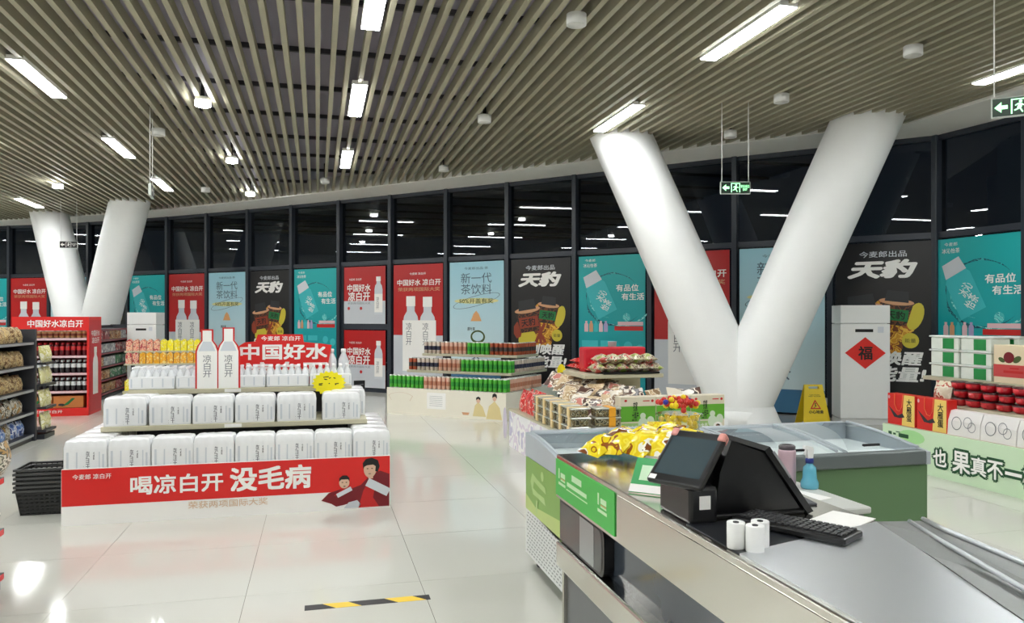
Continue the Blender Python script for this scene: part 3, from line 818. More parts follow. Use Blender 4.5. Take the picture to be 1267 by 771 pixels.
flat(bt, 'ink_strokes', [turn(rect(x, x+w, z, z+.008), x, z, t) for x, w, z, t in ((-.05,.05,.05,.1),(-.045,.03,.035,-.2),(-.03,.01,.03,1.3),(.0,.02,.04,.3),(.04,.02,.045,-.3),(-.09,.035,-.01,.1),(-.09,.03,-.02,0),(.0,.012,-.01,.5),(.055,.035,-.012,.1),(.06,.02,-.022,.9))], INKK, -.0015, fine=True)

# ------------------------------------------------------------------ black shopping baskets
BASK = mat('basket_black', (34, 34, 34), .5, vary=.1)
def basket_mesh():
    mb = MB(); L, Wd, hh, tp = .24, .165, .21, .03
    for z0, z1, ins0, ins1 in ((0, .012, tp, tp),):
        mb.box(-L+tp, L-tp, -Wd+tp, Wd-tp, 0, .012)
    # sides: a lattice of bars
    for k in range(6):
        z = .02 + k*.03; i = tp*(1 - z/hh)
        x, y = L - i, Wd - i
        mb.box(-x, x, -y-.003, -y+.003, z, z+.016); mb.box(-x, x, y-.003, y+.003, z, z+.016)
        mb.box(-x-.003, -x+.003, -y, y, z, z+.016); mb.box(x-.003, x+.003, -y, y, z, z+.016)
    for k in range(13):
        f = -1 + 2*k/12
        for s in (-1, 1):
            mb.add([(f*(L-tp)-.006, s*(Wd-tp), 0), (f*(L-tp)+.006, s*(Wd-tp), 0), (f*L+.006, s*Wd, hh), (f*L-.006, s*Wd, hh)], [(0,1,2,3)])
            mb.add([(s*(L-tp), f*(Wd-tp)-.006, 0), (s*(L-tp), f*(Wd-tp)+.006, 0), (s*L, f*Wd+.006, hh), (s*L, f*Wd-.006, hh)], [(0,1,2,3)])
    return mb.mesh('basket_body', [BASK])
def basket_rim():
    mb = MB(); L, Wd, hh = .245, .17, .21
    mb.box(-L-.012, L+.012, -Wd-.012, -Wd+.002, hh-.018, hh); mb.box(-L-.012, L+.012, Wd-.002, Wd+.012, hh-.018, hh)
    mb.box(-L-.012, -L+.002, -Wd, Wd, hh-.018, hh); mb.box(L-.002, L+.012, -Wd, Wd, hh-.018, hh)
    return mb.mesh('rim', [mat('basket_rim_grey', (66, 66, 66), .4)])
bkp = thing('shopping_basket', 'x', 'basket')
inst('basket_body', basket_mesh(), bkp); inst('rim', basket_rim(), bkp)
put('handle', MB().tube([(-.2, -.17, .205), (-.19, -.12, .215), (-.15, -.06, .222), (.15, -.06, .222), (.19, -.12, .215), (.2, -.17, .205)], .007, 6), BASK, bkp)
put('handle', MB().tube([(-.2, .17, .205), (-.19, .12, .215), (-.15, .06, .222), (.15, .06, .222), (.19, .12, .215), (.2, .17, .205)], .007, 6), BASK, bkp)
names = ['lowest of the stack', 'second from the floor', 'third from the floor', 'fourth from the floor', 'fifth from the floor', 'topmost of the stack']
for k in range(6):
    loc = (-2.10 + .004*(k % 2), 7.08, .0 + .034*k)
    if k == 0: b = bkp; b.location = loc
    else: b = dup(bkp, loc)
    b['label'] = 'black plastic shopping basket beside the water island, ' + names[k]; b['group'] = 'stacked shopping baskets'

# ------------------------------------------------------------------ can pyramid
CA = math.atan2(-.67, .742); C0 = Vector((1.124, 12.891))
def cw(x, y, z): return (C0.x + x*math.cos(CA) - y*math.sin(CA), C0.y + x*math.sin(CA) + y*math.cos(CA), z)
CREAM = mat('cream_board', (238, 232, 216), .45, vary=.02)
cp = thing('can_island', 'cream three-tier display island piled with drink cans', 'display stand', (C0.x, C0.y, 0), CA)
q = put('front_panel', MB().box(0, 2.25, -.015, .005, 0, .43), CREAM, cp)
put('side_panel', MB().box(2.235, 2.25, .005, 1.9, 0, .43), CREAM, cp)
put('base', MB().box(.01, 2.235, .005, 1.9, 0, .41), WHITE, cp)
o = ell(.28, .06, .42, .30, 14, .95, 2.19); i2 = ell(.28, .06, .32, .20, 14, .95, 2.19)
flat(q, 'printed_ribbon', [[o[k], o[k+1], i2[k+1], i2[k]] for k in range(13)], mat('ribbon_line', (206, 176, 150), .5), -.017, join=True)
flat(q, 'printed_ribbon', [[(a[0]*.97+.008, a[1]*.97+.008) for a in (o[k], o[k+1], i2[k+1], i2[k])] for k in range(13)], CREAM, -.018, join=True)
flat(q, 'notice_paper', [rect(.80, 1.16, .12, .38)], INKW, -.018)
flat(q, 'notice_lines', [rect(.85, 1.10, .17+.03*k, .174+.03*k) for k in range(6)], INKG, -.019, fine=True)
flat(q, 'printed_robe', [[(1.66,.05),(1.70,.22),(1.76,.27),(1.84,.2),(1.90,.05)], [(1.90,.02),(1.95,.22),(2.05,.3),(2.14,.2),(2.18,.02)]], mat('robe_cream', (224, 206, 150), .5), -.017)
flat(q, 'printed_face', [ell(1.76, .295, .035, .04, 12), ell(2.05, .34, .035, .042, 12)], SKIN, -.018)
flat(q, 'printed_hair', [[(1.72,.30),(1.725,.34),(1.76,.36),(1.80,.34),(1.80,.30),(1.76,.325)], [(2.01,.35),(2.015,.40),(2.05,.425),(2.09,.40),(2.095,.34),(2.06,.375)]], INKK, -.019)
flat(q, 'printed_basket', [[(1.48,.06),(1.58,.06),(1.60,.10),(1.46,.10)]], INK['gold'], -.017)
TIER = ((.0, .0, .43), (.12, .38, .70), (.2, .72, .965))
TOPD = 1.9
for tx, ty, tz in TIER[1:]:
    put('shelf', MB().rbox(tx, 2.25-tx, ty, 1.9-ty+.35 if ty > .5 else 1.7, tz-.04, tz, .004, 1), BEIGE, cp)
for x in (.6, 1.65): put('upright', MB().box(x-.02, x+.02, .95, .99, .41, .93), DARKM, cp)
def pick(f, tier):
    seqs = {0: [(.29, 'green'), (.56, 'pink'), (1.01, 'green')], 1: [(.08, 'brown'), (.31, 'grey'), (.53, 'pink'), (1.01, 'green')], 2: [(.2, 'grey'), (.5, 'pink'), (.74, 'green'), (1.01, 'brown')]}
    for e, c in seqs[tier]:
        if f < e: return c
CANS = dict(green=CAN_GREEN, pink=CAN_PINK, brown=CAN_BROWN, grey=CAN_GREY)
TN = ('lowest', 'middle', 'top')
pitch = .086; ncan = 0
for ti, (tx, ty, tz) in enumerate(TIER):
    x0, x1 = tx + .05, 2.25 - tx - .05; n = int((x1-x0)/pitch)
    for row in range(2):
        for k in range(n+1):
            x = x0 + (x1-x0)*k/n; c = pick(k/n, ti)
            inst('drink_can', CANS[c], None, cw(x, ty + .05 + pitch*row, tz), label='%s drink can standing in the front rows of the can island\'s %s tier' % (c, TN[ti]), cat='can', group='%s cans on the %s tier' % (c, TN[ti])); ncan += 1
    for k in range(2, 15 if ti < 2 else 9):
        c = ('pink', 'grey', 'brown')[ti] if ti else 'pink'
        for x in ((x1,) if ti else (x1, x1 - pitch)):
            inst('drink_can', CANS[c], None, cw(x, ty + .05 + pitch*k, tz), label='%s drink can along the right side of the can island\'s %s tier' % (c, TN[ti]), cat='can', group='side cans on the %s tier' % TN[ti]); ncan += 1

# ------------------------------------------------------------------ snack island in front of the column
sn = thing('snack_island', 'beige two-tier island loaded with boxed and bagged snacks', 'display stand', (2.32, 6.88, 0))
sp_ = put('side_panel', MB().box(-.012, .006, 0, 2.38, 0, .45), mprint('snack_panel_print', ((236, 234, 236), (240, 238, 240), (222, 210, 224), (244, 242, 240), (196, 190, 214)), 3.2, .45, False), sn)
flat(sp_, 'printed_cup', [ell(-.22, .25, .11, .2, 16)], mat('ink_lavender', (210, 200, 216), .5), 0, loc=(-.014, 2.38, 0), rot=(0, 0, -PI/2))
put('base', MB().box(.006, 1.52, .0, 2.36, 0, .44), WHITE, sn)
put('deck', MB().box(-.02, 1.54, -.02, 2.40, .44, .457), BEIGE, sn)
put('upper_shelf', MB().rbox(.57, 1.52, 1.22, 2.32, .905, .95, .004, 1), BEIGE, sn)
put('back_panel', MB().box(.70, 1.46, 1.74, 1.78, .457, .905), BEIGE, sn)
# green and white boxes in front
TEABOX_G = mat('carton_green', (96, 168, 44), .4, vary=.04); TEABOX_C = mat('carton_cream', (222, 212, 190), .45, vary=.03)
bxp = thing('snack_carton', 'x', 'carton')
put('carton_body', MB().rbox(-.185, .185, 0, .14, 0, .36, .003, 1), TEABOX_C, bxp)
flat(bxp, 'green_band', [rect(-.183, .183, .12, .27)], TEABOX_G, -.001)
flat(bxp, 'green_print', [rect(-.175, .02, .015, .105)], mat('carton_pale_green', (160, 196, 120), .45, vary=.2, scale=30), -.001)
text(bxp, '农家\n土特产', -.03, .22, .07, .19, INKK, .02, y=-.002)
text(bxp, '绿色食品', -.08, .06, .15, .045, INKW, .01, y=-.002)
flat(bxp, 'printed_eggs', [ell(.05, .10, .05, .06, 16), ell(.13, .12, .04, .05, 16), ell(.05, .175, .03, .03, 12)], mat('egg_green', (206, 220, 196), .4), -.002)
flat(bxp, 'printed_cut_egg', [ell(.11, .05, .05, .042, 16)], INKW, -.003); flat(bxp, 'printed_yolk', [ell(.11, .05, .025, .022, 14)], INK['brown'], -.004)
flat(bxp, 'printed_logo', [ell(-.13, .325, .015, .012, 10), ell(.15, .32, .014, .014, 10), rect(.05, .12, .315, .325)], INK['red'], -.002, fine=True)
for k, lab in enumerate(('green and cream egg carton next to the clear egg trays', 'green and cream egg carton between two others on the snack island', 'green and cream egg carton nearest the white column base')):
    loc = (3.03 + .375*k, 6.96, .457)
    b = bxp if k == 0 else dup(bxp, loc); b.location = loc; b['label'] = lab; b['group'] = 'egg cartons on the snack island'
# clear trays stacked along the left edge
TRAYF = mprint('tray_food', ((96, 84, 60), (150, 132, 96), (70, 66, 50), (186, 178, 150), (60, 56, 44)), 30, .25)
TRAYL = mat('tray_lid', (196, 196, 186), .15, vary=.05, spec=.8); ORA = mat('tray_label', (242, 170, 40), .4, vary=.05)
def food_tray(band):
    t = thing('food_tray', 'x', 'food tray')
    put('contents', MB().rbox(-.12, .12, -.085, .085, 0, .072, .014, 2), TRAYF, t)
    put('lid', MB().rbox(-.13, .13, -.095, .095, .072, .088, .004, 1), TRAYL, t)
    put('label_band', MB().box(.005, .07, -.0975, .0975, .004, .0905), band, t)
    return t
tA, tB = food_tray(mat('tray_label_beige', (232, 206, 150), .4, vary=.05)), food_tray(ORA)
LV = ('bottom', 'middle', 'top')
for r in range(5):
    for k in range(3):
        loc = (2.43 + random.uniform(-.006,.006), 7.06 + .275*r, .457 + .091*k)
        t = tA if r + k == 0 else dup(tA, loc, -PI/2); t.location = loc; t.rotation_euler = (0, 0, -PI/2)
        t['label'] = 'beige-banded clear food tray, %s layer, %s stack from the egg cartons' % (LV[k], ORD[r]); t['group'] = 'beige-banded food trays'
for k in range(3):
    t = tB if k == 0 else dup(tB, (0,0,0)); t.location = (2.70, 6.99, .457 + .091*k)
    t['label'] = 'clear food tray with an orange band beside the green egg cartons, %s layer' % LV[k]; t['group'] = 'orange-banded food trays'
# red bags at the far left corner
REDBAG = mprint('red_bag_print', ((206, 30, 34), (224, 60, 54), (190, 22, 30), (240, 170, 160), (210, 36, 36)), 10, .25)
RB = bag_mesh(.2, .26, .07, name='red_snack_bag', mats=[REDBAG], lumps=.004)
for k in range(8):
    inst('red_snack_bag', RB, None, (2.42 + .11*(k % 2) - .02, 8.52 + .088*k, .457), (-.25 + random.uniform(-.08,.08), 0, -PI/2 + random.uniform(-.1,.1)),
         label='glossy red snack bag standing at the far corner of the snack island', cat='snack bag', group='red snack bags')
# heap of pale pouches under the shelf
POUCH = mprint('pouch_print', ((230, 220, 202), (240, 234, 224), (206, 188, 160), (122, 98, 80), (236, 228, 216), (206, 130, 118)), 7, .4)
POUCH2 = mprint('pouch_print_dark', ((240, 236, 228), (236, 230, 220), (60, 50, 46), (226, 214, 196), (90, 60, 50)), 8, .3)
POUCH3 = mprint('pouch_print_tan', ((206, 180, 140), (224, 204, 170), (190, 160, 120), (236, 226, 206), (150, 120, 86)), 10, .35)
PBS = [bag_mesh(.2, .27, .05, name='snack_pouch', mats=[m], lumps=.006, seed=11+k) for k, m in enumerate((POUCH, POUCH2, POUCH3))]
rn = random.Random(4)
for c, x in enumerate((2.70, 2.90, 3.12)):
    for k in range(11 - c):
        y = 7.30 + .15*k + .05*c
        inst('snack_pouch', PBS[(k + c) % 3], None, (x + rn.uniform(-.02, .02), y, .56 + .022*k + .03*c), (-.95 + rn.uniform(-.12,.12), rn.uniform(-.12,.12), -.75 + rn.uniform(-.3,.3)),
             label='pale printed snack pouch in the heap below the snack island shelf', cat='snack pouch', group='heaped snack pouches')
for k in range(5):
    inst('snack_pouch', PBS[k % 3], None, (2.98 + .20*k, 7.16 + .06*(k % 2), .62), (-.5, rn.uniform(-.2,.2), rn.uniform(-.4,.4)),
         label='pale snack pouch propped up right behind the egg cartons', cat='snack pouch', group='pouches behind the egg cartons')
# bags on the upper shelf
ROLL = mprint('roll_print', ((150, 176, 70), (196, 190, 140), (214, 206, 180), (120, 96, 70), (230, 222, 204), (190, 70, 60)), 14, .3)
RL = bag_mesh(.28, .155, .12, name='snack_roll_bag', mats=[ROLL], lumps=.006, seed=3)
for lay in range(2):
    for k in range(6 - lay):
        inst('snack_roll_bag', RL, None, (3.03 + .14*(k+1) + .06*lay, 8.26 + .03*lay, 1.012 + .10*lay), (-PI/2, 0, PI/2 + rn.uniform(-.1,.1)),
             label='bulging green and tan snack bag on the upper snack shelf', cat='snack bag', group='bags on the upper snack shelf')
for lay in range(2):
    for k in range(5):
        inst('red_snack_bag', RB, None, (3.02 + .05*lay, 8.45 + .17*k, .985 + .065*lay), (-PI/2 + .05, 0, -PI/2 + rn.uniform(-.1,.1)),
             label='red snack bag lying on the left end of the upper snack shelf', cat='snack bag', group='red bags on the upper snack shelf')
put('red_gift_carton', MB().rbox(-.39, .39, -.1, .1, 0, .29, .02, 2), mat('gift_red', (208, 34, 52), .35, vary=.1), label='long red gift carton lying behind the bags on the upper snack shelf', cat='carton', loc=(3.42, 8.62, .95))
put('black_tray_strip', MB().rbox(-.34, .34, -.07, .07, 0, .02, .004, 1), BLACKP, label='flat black tray at the front edge of the upper snack shelf', cat='tray', loc=(3.45, 8.18-.02, .952))
ov = thing('oval_tag', 'bright yellow oval tag clipped to the snack shelf corner', 'price tag', (2.87, 8.9, .94), -.25)
put('card', MB().prism(ell(0, 0, .05, .085, 20), 0, .003, 'y'), YEL, ov)
# paper cup on a post behind the shelf
cupt = thing('paper_cup', 'silver paper cup standing on the upper snack shelf', 'cup', (3.55, 8.95, .95))
put('cup', MB().lathe([(.045, .22), (.055, .34), (.058, .342), (.05, .335)], 18), mat('cup_silver', (206, 212, 216), .3), cupt)
put('holder', MB().lathe([(.06, 0), (.06, .1), (.05, .105), (.05, .22)], 14), BLACKP, cupt)

# ------------------------------------------------------------------ chest freezers
FRZ_G = mat('freezer_green', (92, 124, 84), .4, vary=.03); FRZ_W = mat('freezer_white', (226, 228, 226), .35)
FRZ_RIM = mat('freezer_rim_grey', (96, 104, 104), .35); FRZ_CAP = mat('freezer_cap_grey', (176, 184, 190), .3)
GR1 = mat('freezer_print_green', (128, 172, 76), .35, vary=.05); GR2 = mat('freezer_print_lime', (186, 206, 120), .35, vary=.06)
def freezer(x0, x1, y0, y1, label, left_print):
    w, d = x1-x0, y1-y0
    t = thing('chest_freezer', label, 'freezer', (x0, y0, 0))
    put('body', MB().rbox(0, w, .02, d-.02, .07, .70, .012, 2), FRZ_G, t)
    # end caps with the arched top line
    prof = [(0, .70)] + [(d*k/12, .775 + .075*math.sin(PI/2*k/12)) for k in range(13)] + [(d, .70)]
    for xa, xb in ((0, .03), (w-.03, w)):
        put('end_cap', MB().prism(prof, xa, xb, 'x'), FRZ_CAP, t)
    put('rim', MB().rbox(.03, w-.03, -.005, .07, .70, .785, .01, 2), FRZ_RIM, t)
    put('rim', MB().rbox(.03, w-.03, d-.07, d+.005, .70, .86, .01, 2), FRZ_CAP, t)
    put('liner', MB().box(.03, w-.03, .07, d-.07, .62, .745), mat('freezer_frost', (238, 244, 244), .4, vary=.08, scale=5), t)
    # two sliding arched lids
    for k, (xa, xb, up) in enumerate(((.03, w*.53, .0), (w*.47, w-.03, .012))):
        mb = MB(); n = 10; vs = []
        for j in range(n+1):
            f = j/n; y = .07 + (d-.14)*f; z = .772 + .078*math.sin(PI/2*(.08 + .92*f)) + up
            vs += [(xa, y, z), (xb, y, z)]
        mb.add(vs, [[2*j, 2*j+1, 2*j+3, 2*j+2] for j in range(n)], 0, True)
        g = put('glass_lid', mb, CLEAR, t)
        for xx in (xa, xb):
            fr = MB().tube([(xx, .07 + (d-.14)*j/n, .772 + .078*math.sin(PI/2*(.08 + .92*j/n)) + up) for j in range(n+1)], .009, 6)
            put('lid_frame', fr, FRZ_CAP, g)
        put('lid_handle', MB().rbox((xa+xb)/2-.06, (xa+xb)/2+.06, .12, .14, .79+up, .805+up, .004, 1), BLACKP, g)
    for px in (.08, w-.08):
        for py in (.1, d-.1):
            put('caster', MB().lathe([(.028, 0), (.034, .01), (.034, .05), (.028, .072)], 12, cx=px, cy=py), BLACKP, t)
    if left_print:
        s = thing('print', None, None)
        s.name = 'end_print'; s.parent = t; s.location = (-.002, d, 0); s.rotation_euler = (0, 0, -PI/2)
        bpy.data.objects.remove(s)
        R = dict(rot=(0, 0, -PI/2), loc=(-.003, d, 0))
        flat(t, 'green_print', [[(.02,.38),(.02,.70),(d-.02,.70),(d-.02,.34)]][0:1], GR1, 0, **R)
        flat(t, 'lime_print', [[(.02,.365),(.02,.46),(.25,.42),(d-.02,.47),(d-.02,.365)]], GR2, -.001, **R)
        flat(t, 'white_skirt', [rect(.02, d-.02, .08, .365)], FRZ_W, 0, **R)
        flat(t, 'vent_slots', [rect(.05+.052*i + (.02 if j % 2 else 0), .05+.052*i+.03+(.02 if j % 2 else 0), .10+.022*j, .109+.022*j) for i in range(14) for j in range(12)], mat('vent_dark', (150, 154, 152), .5), -.001, fine=True, **R)
        wht = mat('freezer_print_white', (176, 206, 132), .4)
        flat(t, 'printed_swirl', [[(.14,.56),(.18,.62),(.30,.60),(.46,.585),(.48,.55),(.34,.56),(.22,.575),(.2,.53),(.3,.52),(.44,.52),(.47,.48),(.3,.49),(.2,.49),(.17,.52)],
              [(.26,.40),(.27,.47),(.30,.47),(.29,.39)], ell(.40, .64, .03, .03, 12)], wht, -.002, **R)
    return t
freezer(1.31, 2.46, 3.98, 4.82, 'chest freezer with a lime green printed end panel beside the checkout', True)
freezer(2.48, 3.63, 3.92, 4.72, 'plain dark green chest freezer behind the spray bottle and thermos', False)

# ------------------------------------------------------------------ checkout counter
ct = thing('checkout_counter', 'long stainless steel checkout counter with a green notice on its side', 'counter', (1.18, 0, 0))
GRN = mat('notice_green', (66, 186, 74), .4, vary=.02)
CW, CA0, CA1 = .68, -1.2, 3.74
put('worktop', MB().rbox(0, CW, CA0, CA1, .872, .90, .006, 2), STEEL, ct)
put('side_band', MB().box(0, .03, CA0, CA1, .685, .872), STEEL, ct)
put('recess_panel', MB().box(.06, .08, CA0, CA1, .45, .69), mat('recess_gloss_grey', (62, 70, 80), .12, vary=.08, spec=.8), ct)
put('bumper_ledge', MB().rbox(-.004, .12, CA0, CA1, .335, .462, .012, 2), STEEL, ct)
put('lower_panel', MB().box(.05, .07, CA0, CA1-.02, .0, .335), mat('kick_grey', (112, 114, 116), .4, vary=.05), ct)
put('end_panel', MB().box(.03, CW, CA1-.03, CA1-.002, .0, .872), STEEL, ct)
put('cashier_side', MB().box(CW-.03, CW, CA0, CA1-.03, .0, .872), mat('kick_grey2', (128, 128, 126), .4), ct)
# black window with rounded frame set into the recess
def rr(x0, x1, z0, z1, r, only_right=True, n=6):
    p = [(x0, z0)]
    p += [(x1-r + r*math.sin(PI/2*k/n), z0+r - r*math.cos(PI/2*k/n)) for k in range(n+1)]
    p += [(x1-r + r*math.cos(PI/2*k/n), z1-r + r*math.sin(PI/2*k/n)) for k in range(n+1)]
    return p + [(x0, z1)]
niche = put('niche_frame', MB().prism(rr(.02, .64, .468, .682, .05), 0, .05, 'y'), BLACKP, ct, loc=(.012, CA1, 0), rot=(0, 0, -PI/2))
flat(niche, 'niche_glass', [rr(.035, .615, .482, .668, .04)], mat('niche_black_glass', (20, 22, 26), .06, spec=.9), -.002)
flat(niche, 'grey_strip', [rr(.33, .52, .482, .668, .01)], mat('niche_grey_strip', (170, 174, 178), .25, 1.0), -.003)  # pale grey metallic patch laid over the full height of the niche glass
# green notice with lines of small print
nt_ = put('green_notice', MB().box(.005, .80, -.004, 0, .70, .88), GRN, ct, loc=(-.001, CA1, 0), rot=(0, 0, -PI/2))
PALE = mat('notice_pale', (206, 240, 196), .4)
NB = [(.26,.14,.815,.03), (.19,.28,.778,.02), (.18,.30,.757,.006)]
for o_ in (.045, .60): NB += [(o_+.045,.07,.80,.024), (o_+.045,.07,.783,.008), (o_+.01,.11,.760,.014), (o_+.01,.018,.79,.05)]
flat(nt_, 'printed_blocks', [rect(x, x+w, z, z+h) for x, w, z, h in NB], PALE, -.0055, fine=True)
flat(nt_, 'printed_lines', [rect(.09,.16,.793,.797), rect(.645,.715,.793,.797)], INK['orange'], -.006, fine=True)
# plate and guard of the bagging end
put('bagging_plate', MB().prism([(.02, 2.02), (.655, 2.22), (.54, 1.86), (.39, 1.44), (.12, .66), (.12, -.6), (.02, -.6)], .9, .906, 'z'), STEELP, ct)
gd = MB()
sec = [((.66, 2.24, .9), (.72, 2.10, .935), (.735, 2.10, .935)), ((.545, 1.86, .906), (.60, 1.88, .95), (.66, 1.92, .95)), ((.395, 1.44, .906), (.50, 1.48, .95), (.60, 1.54, .95)), ((.12, .66, .906), (.24, .66, .95), (.42, .66, .95))]
vs = []
for a, b, c in sec:
    vs += [a, b, c, (c[0], c[1], .86), (a[0]+.02, a[1], .86)]
fs = []
for i in range(3):
    for k in range(5): fs.append([5*i+k, 5*i+(k+1) % 5, 5*(i+1)+(k+1) % 5, 5*(i+1)+k])
fs += [[0,1,2,3,4], [19,18,17,16,15]]
gd.add(vs, fs)
put('guard_rail', gd, msteel('guard_steel', (150, 152, 150), .42), ct)
put('guard_lip', MB().tube([(.735, 2.10, .94), (.66, 1.93, .955), (.60, 1.54, .955), (.42, .66, .955)], .008, 6), STEELP, ct)
put('guard_ridge', MB().tube([(.70, 2.12, .93), (.585, 1.88, .948), (.46, 1.48, .948), (.20, .66, .948)], .007, 6), STEELP, ct)
put('worktop_wing', MB().prism([(.68, 2.06), (.74, 2.04), (.74, CA0), (.68, CA0)], .872, .90, 'z'), STEEL, ct)

put('black_mat', MB().rbox(1.20, 1.47, 1.96, 2.36, .9, .904, .002, 1), mat('mat_black', (30, 32, 36), .3), label='thin black mat under the paper rolls on the counter', cat='mat')
# cash terminal
pos = thing('cash_terminal', 'black cash terminal with an angled customer screen on the counter', 'cash register', (1.18, 2.15, .9))
put('housing', MB().prism([(.15, .012), (.49, .012), (.345, .22), (.214, .268), (.17, .16)], .25, .50, 'y'), BLACKP, pos)
put('base_foot', MB().rbox(.10, .50, .24, .52, 0, .016, .004, 1), BLACKP, pos)
ms_ = put('main_screen', MB().prism([(.335, .232), (.355, .245), (.53, .008), (.508, .0)], .235, .55, 'y'), BLACKP, pos)
put('screen_edge_trim', MB().prism([(.365, .225), (.372, .229), (.44, .135), (.433, .131)], .232, .235, 'y'), mat('trim_silver', (170, 172, 176), .3, .6), ms_)
put('screen_arm', MB().prism([(.06, .10), (.2, .10), (.2, .22), (.11, .24)], .30, .36, 'y'), BLACKP, pos)
put('receipt_printer', MB().rbox(.03, .135, .20, .44, .0, .125, .012, 2), mat('pillar_black', (24, 24, 26), .25), pos)
put('paper_label', MB().box(.065, .105, .197, .2005, .05, .095), INKW, pos)
cs = put('customer_screen', MB().rbox(-.108, .108, -.012, .012, -.118, .118, .008, 2), BLACKP, pos, loc=(.067, .29, .205), rot=(-.84, 0, -1.04))
flat(cs, 'display_glass', [rect(-.09, .09, -.085, .085)], mat('screen_slate', (66, 80, 86), .05, vary=.02, spec=.9), -.0128)
for sx in (-.094, .094):
    put('corner_clip', MB().rbox(sx-.014, sx+.014, -.018, .016, .085, .121, .008, 2), mat('clip_pink', (222, 150, 140), .5), cs)
flat(cs, 'white_sticker', [rect(-.1, -.072, -.112, -.093)], INKW, -.0134)
# keyboard
kb = thing('keyboard', 'black keyboard lying against the cash terminal', 'keyboard', (1.60, 2.055, .9), 2.10)
put('case', MB().rbox(-.02, .36, -.06, .08, .006, .028, .006, 2), BLACKP, kb)
key = MB().rbox(-.009, .009, -.009, .009, 0, .008, .002, 1).mesh('key', [mat('key_black', (34, 34, 36), .4)])
for i in range(16):
    for j in range(5): inst('key', key, kb, (.005 + .0218*i, -.045 + .0235*j, .026))
# paper rolls
rlp = thing('paper_roll', 'x', 'paper roll')
put('paper', MB().lathe([(.009, .004), (.026, 0), (.027, .002), (.027, .076), (.026, .078), (.009, .076)], 24), mat('roll_paper', (240, 240, 238), .6, vary=.02), rlp)
put('core', MB().lathe([(.009, .002), (.009, .079), (.006, .079), (.006, .002)], 14), mat('roll_core', (60, 60, 62), .6), rlp)
for k, (x, y, lab) in enumerate(((1.222, 2.078, 'white till paper roll nearest the counter edge'), (1.258, 2.032, 'white till paper roll between the other two rolls'), (1.300, 2.072, 'white till paper roll nearest the keyboard'))):
    r = rlp if k == 0 else dup(rlp, (0,0,0)); r.location = (x, y, .904); r['label'] = lab; r['group'] = 'till paper rolls'
# green payment card stand
pc = thing('payment_card', 'green card propped on the counter behind the customer screen', 'card', (1.25, 2.80, .905), (-.75, 0, -.75))
put('card_board', MB().box(-.07, .07, -.003, .003, 0, .16), mat('card_green', (40, 160, 80), .4), pc)
flat(pc, 'white_panel', [rect(-.04, .045, .055, .125)], INK['pale_green'], -.004); flat(pc, 'white_foot', [rect(-.07, .07, 0, .035)], INKW, -.004)
# yellow snack bags on the counter
YB = mprint('yellow_bag_print', ((236, 206, 30), (150, 84, 26), (244, 220, 40), (240, 212, 36), (248, 228, 70), (236, 204, 30), (244, 240, 220), (120, 66, 30)), 8, .2)
YM = bag_mesh(.15, .2, .075, 9, 10, 'yellow_snack_bag', [YB], .007, 5)
for k, (x, y, z, rx, ry, rz) in enumerate(((1.28, 3.56, .925, -1.2, .1, -1.15), (1.37, 3.50, .93, -1.1, -.1, -1.1), (1.46, 3.44, .935, -1.05, .1, -1.05), (1.55, 3.38, .935, -1.0, .0, -1.0), (1.40, 3.66, .93, -1.1, .1, -1.3), (1.51, 3.60, .935, -1.05, .1, -1.2), (1.62, 3.52, .935, -.95, .0, -1.1), (1.63, 3.34, .935, -.95, .1, -.9))):
    inst('yellow_snack_bag', YM, None, (x, y, z), (rx, ry, rz), label='yellow snack bag leaning in the pile on the far end of the counter', cat='snack bag', group='yellow snack bags on the counter')
# candy tub on the freezer
tb = thing('candy_tub', 'clear round tub of red and yellow wrapped candies on the freezer', 'candy tub', (2.17, 4.36, .835))
put('tub', MB().lathe([(.105, 0), (.12, .01), (.13, .15), (.145, .155), (.145, .165), (.13, .168)], 28), mglass('tub_clear', (.95, .93, .7), .05, 1.4, .05), tb)
CR = mat('candy_red', (206, 50, 40), .3, vary=.1); CY = mat('candy_yellow', (246, 216, 30), .3, vary=.08); CB = mat('candy_blue', (50, 50, 160), .3)
cand = [MB().lathe([(.0, -.018), (.014, -.012), (.018, 0), (.014, .012), (.0, .018)], 10).mesh('candy', [m]) for m in (CR, CY, CB)]
stick = MB().tube([(0,0,0), (0,0,.07)], .003, 5).mesh('lolly_stick', [PLAST])
for k in range(70):
    a = rn.uniform(0, 2*PI); r = .115*math.sqrt(rn.random()); z = .03 + .13*rn.random()
    inst('candy', cand[1], tb, (r*math.cos(a), r*math.sin(a), z))
for k in range(46):
    a = 2*PI*k/46*5; r = .03 + .10*((k*7) % 46)/46; z = .19 + .05*rn.random() + .04*(1 - r/.13)
    q_ = inst('candy', cand[2 if k in (5, 9) else (0 if k % 3 else 1)], tb, (r*math.cos(a), r*math.sin(a), z))
# second yellow net bag beside the tub
inst('yellow_snack_bag', bag_mesh(.17, .2, .09, 9, 10, 'yellow_snack_bag', [mprint('lemon_candy_print', ((248, 232, 30), (252, 240, 60), (230, 190, 20), (250, 236, 90)), 30, .3)], .01, 9), None, (1.95, 4.12, .79), (-.3, 0, -.3),
     label='bright lemon candy bag propped on the freezer below the candy tub', cat='snack bag')
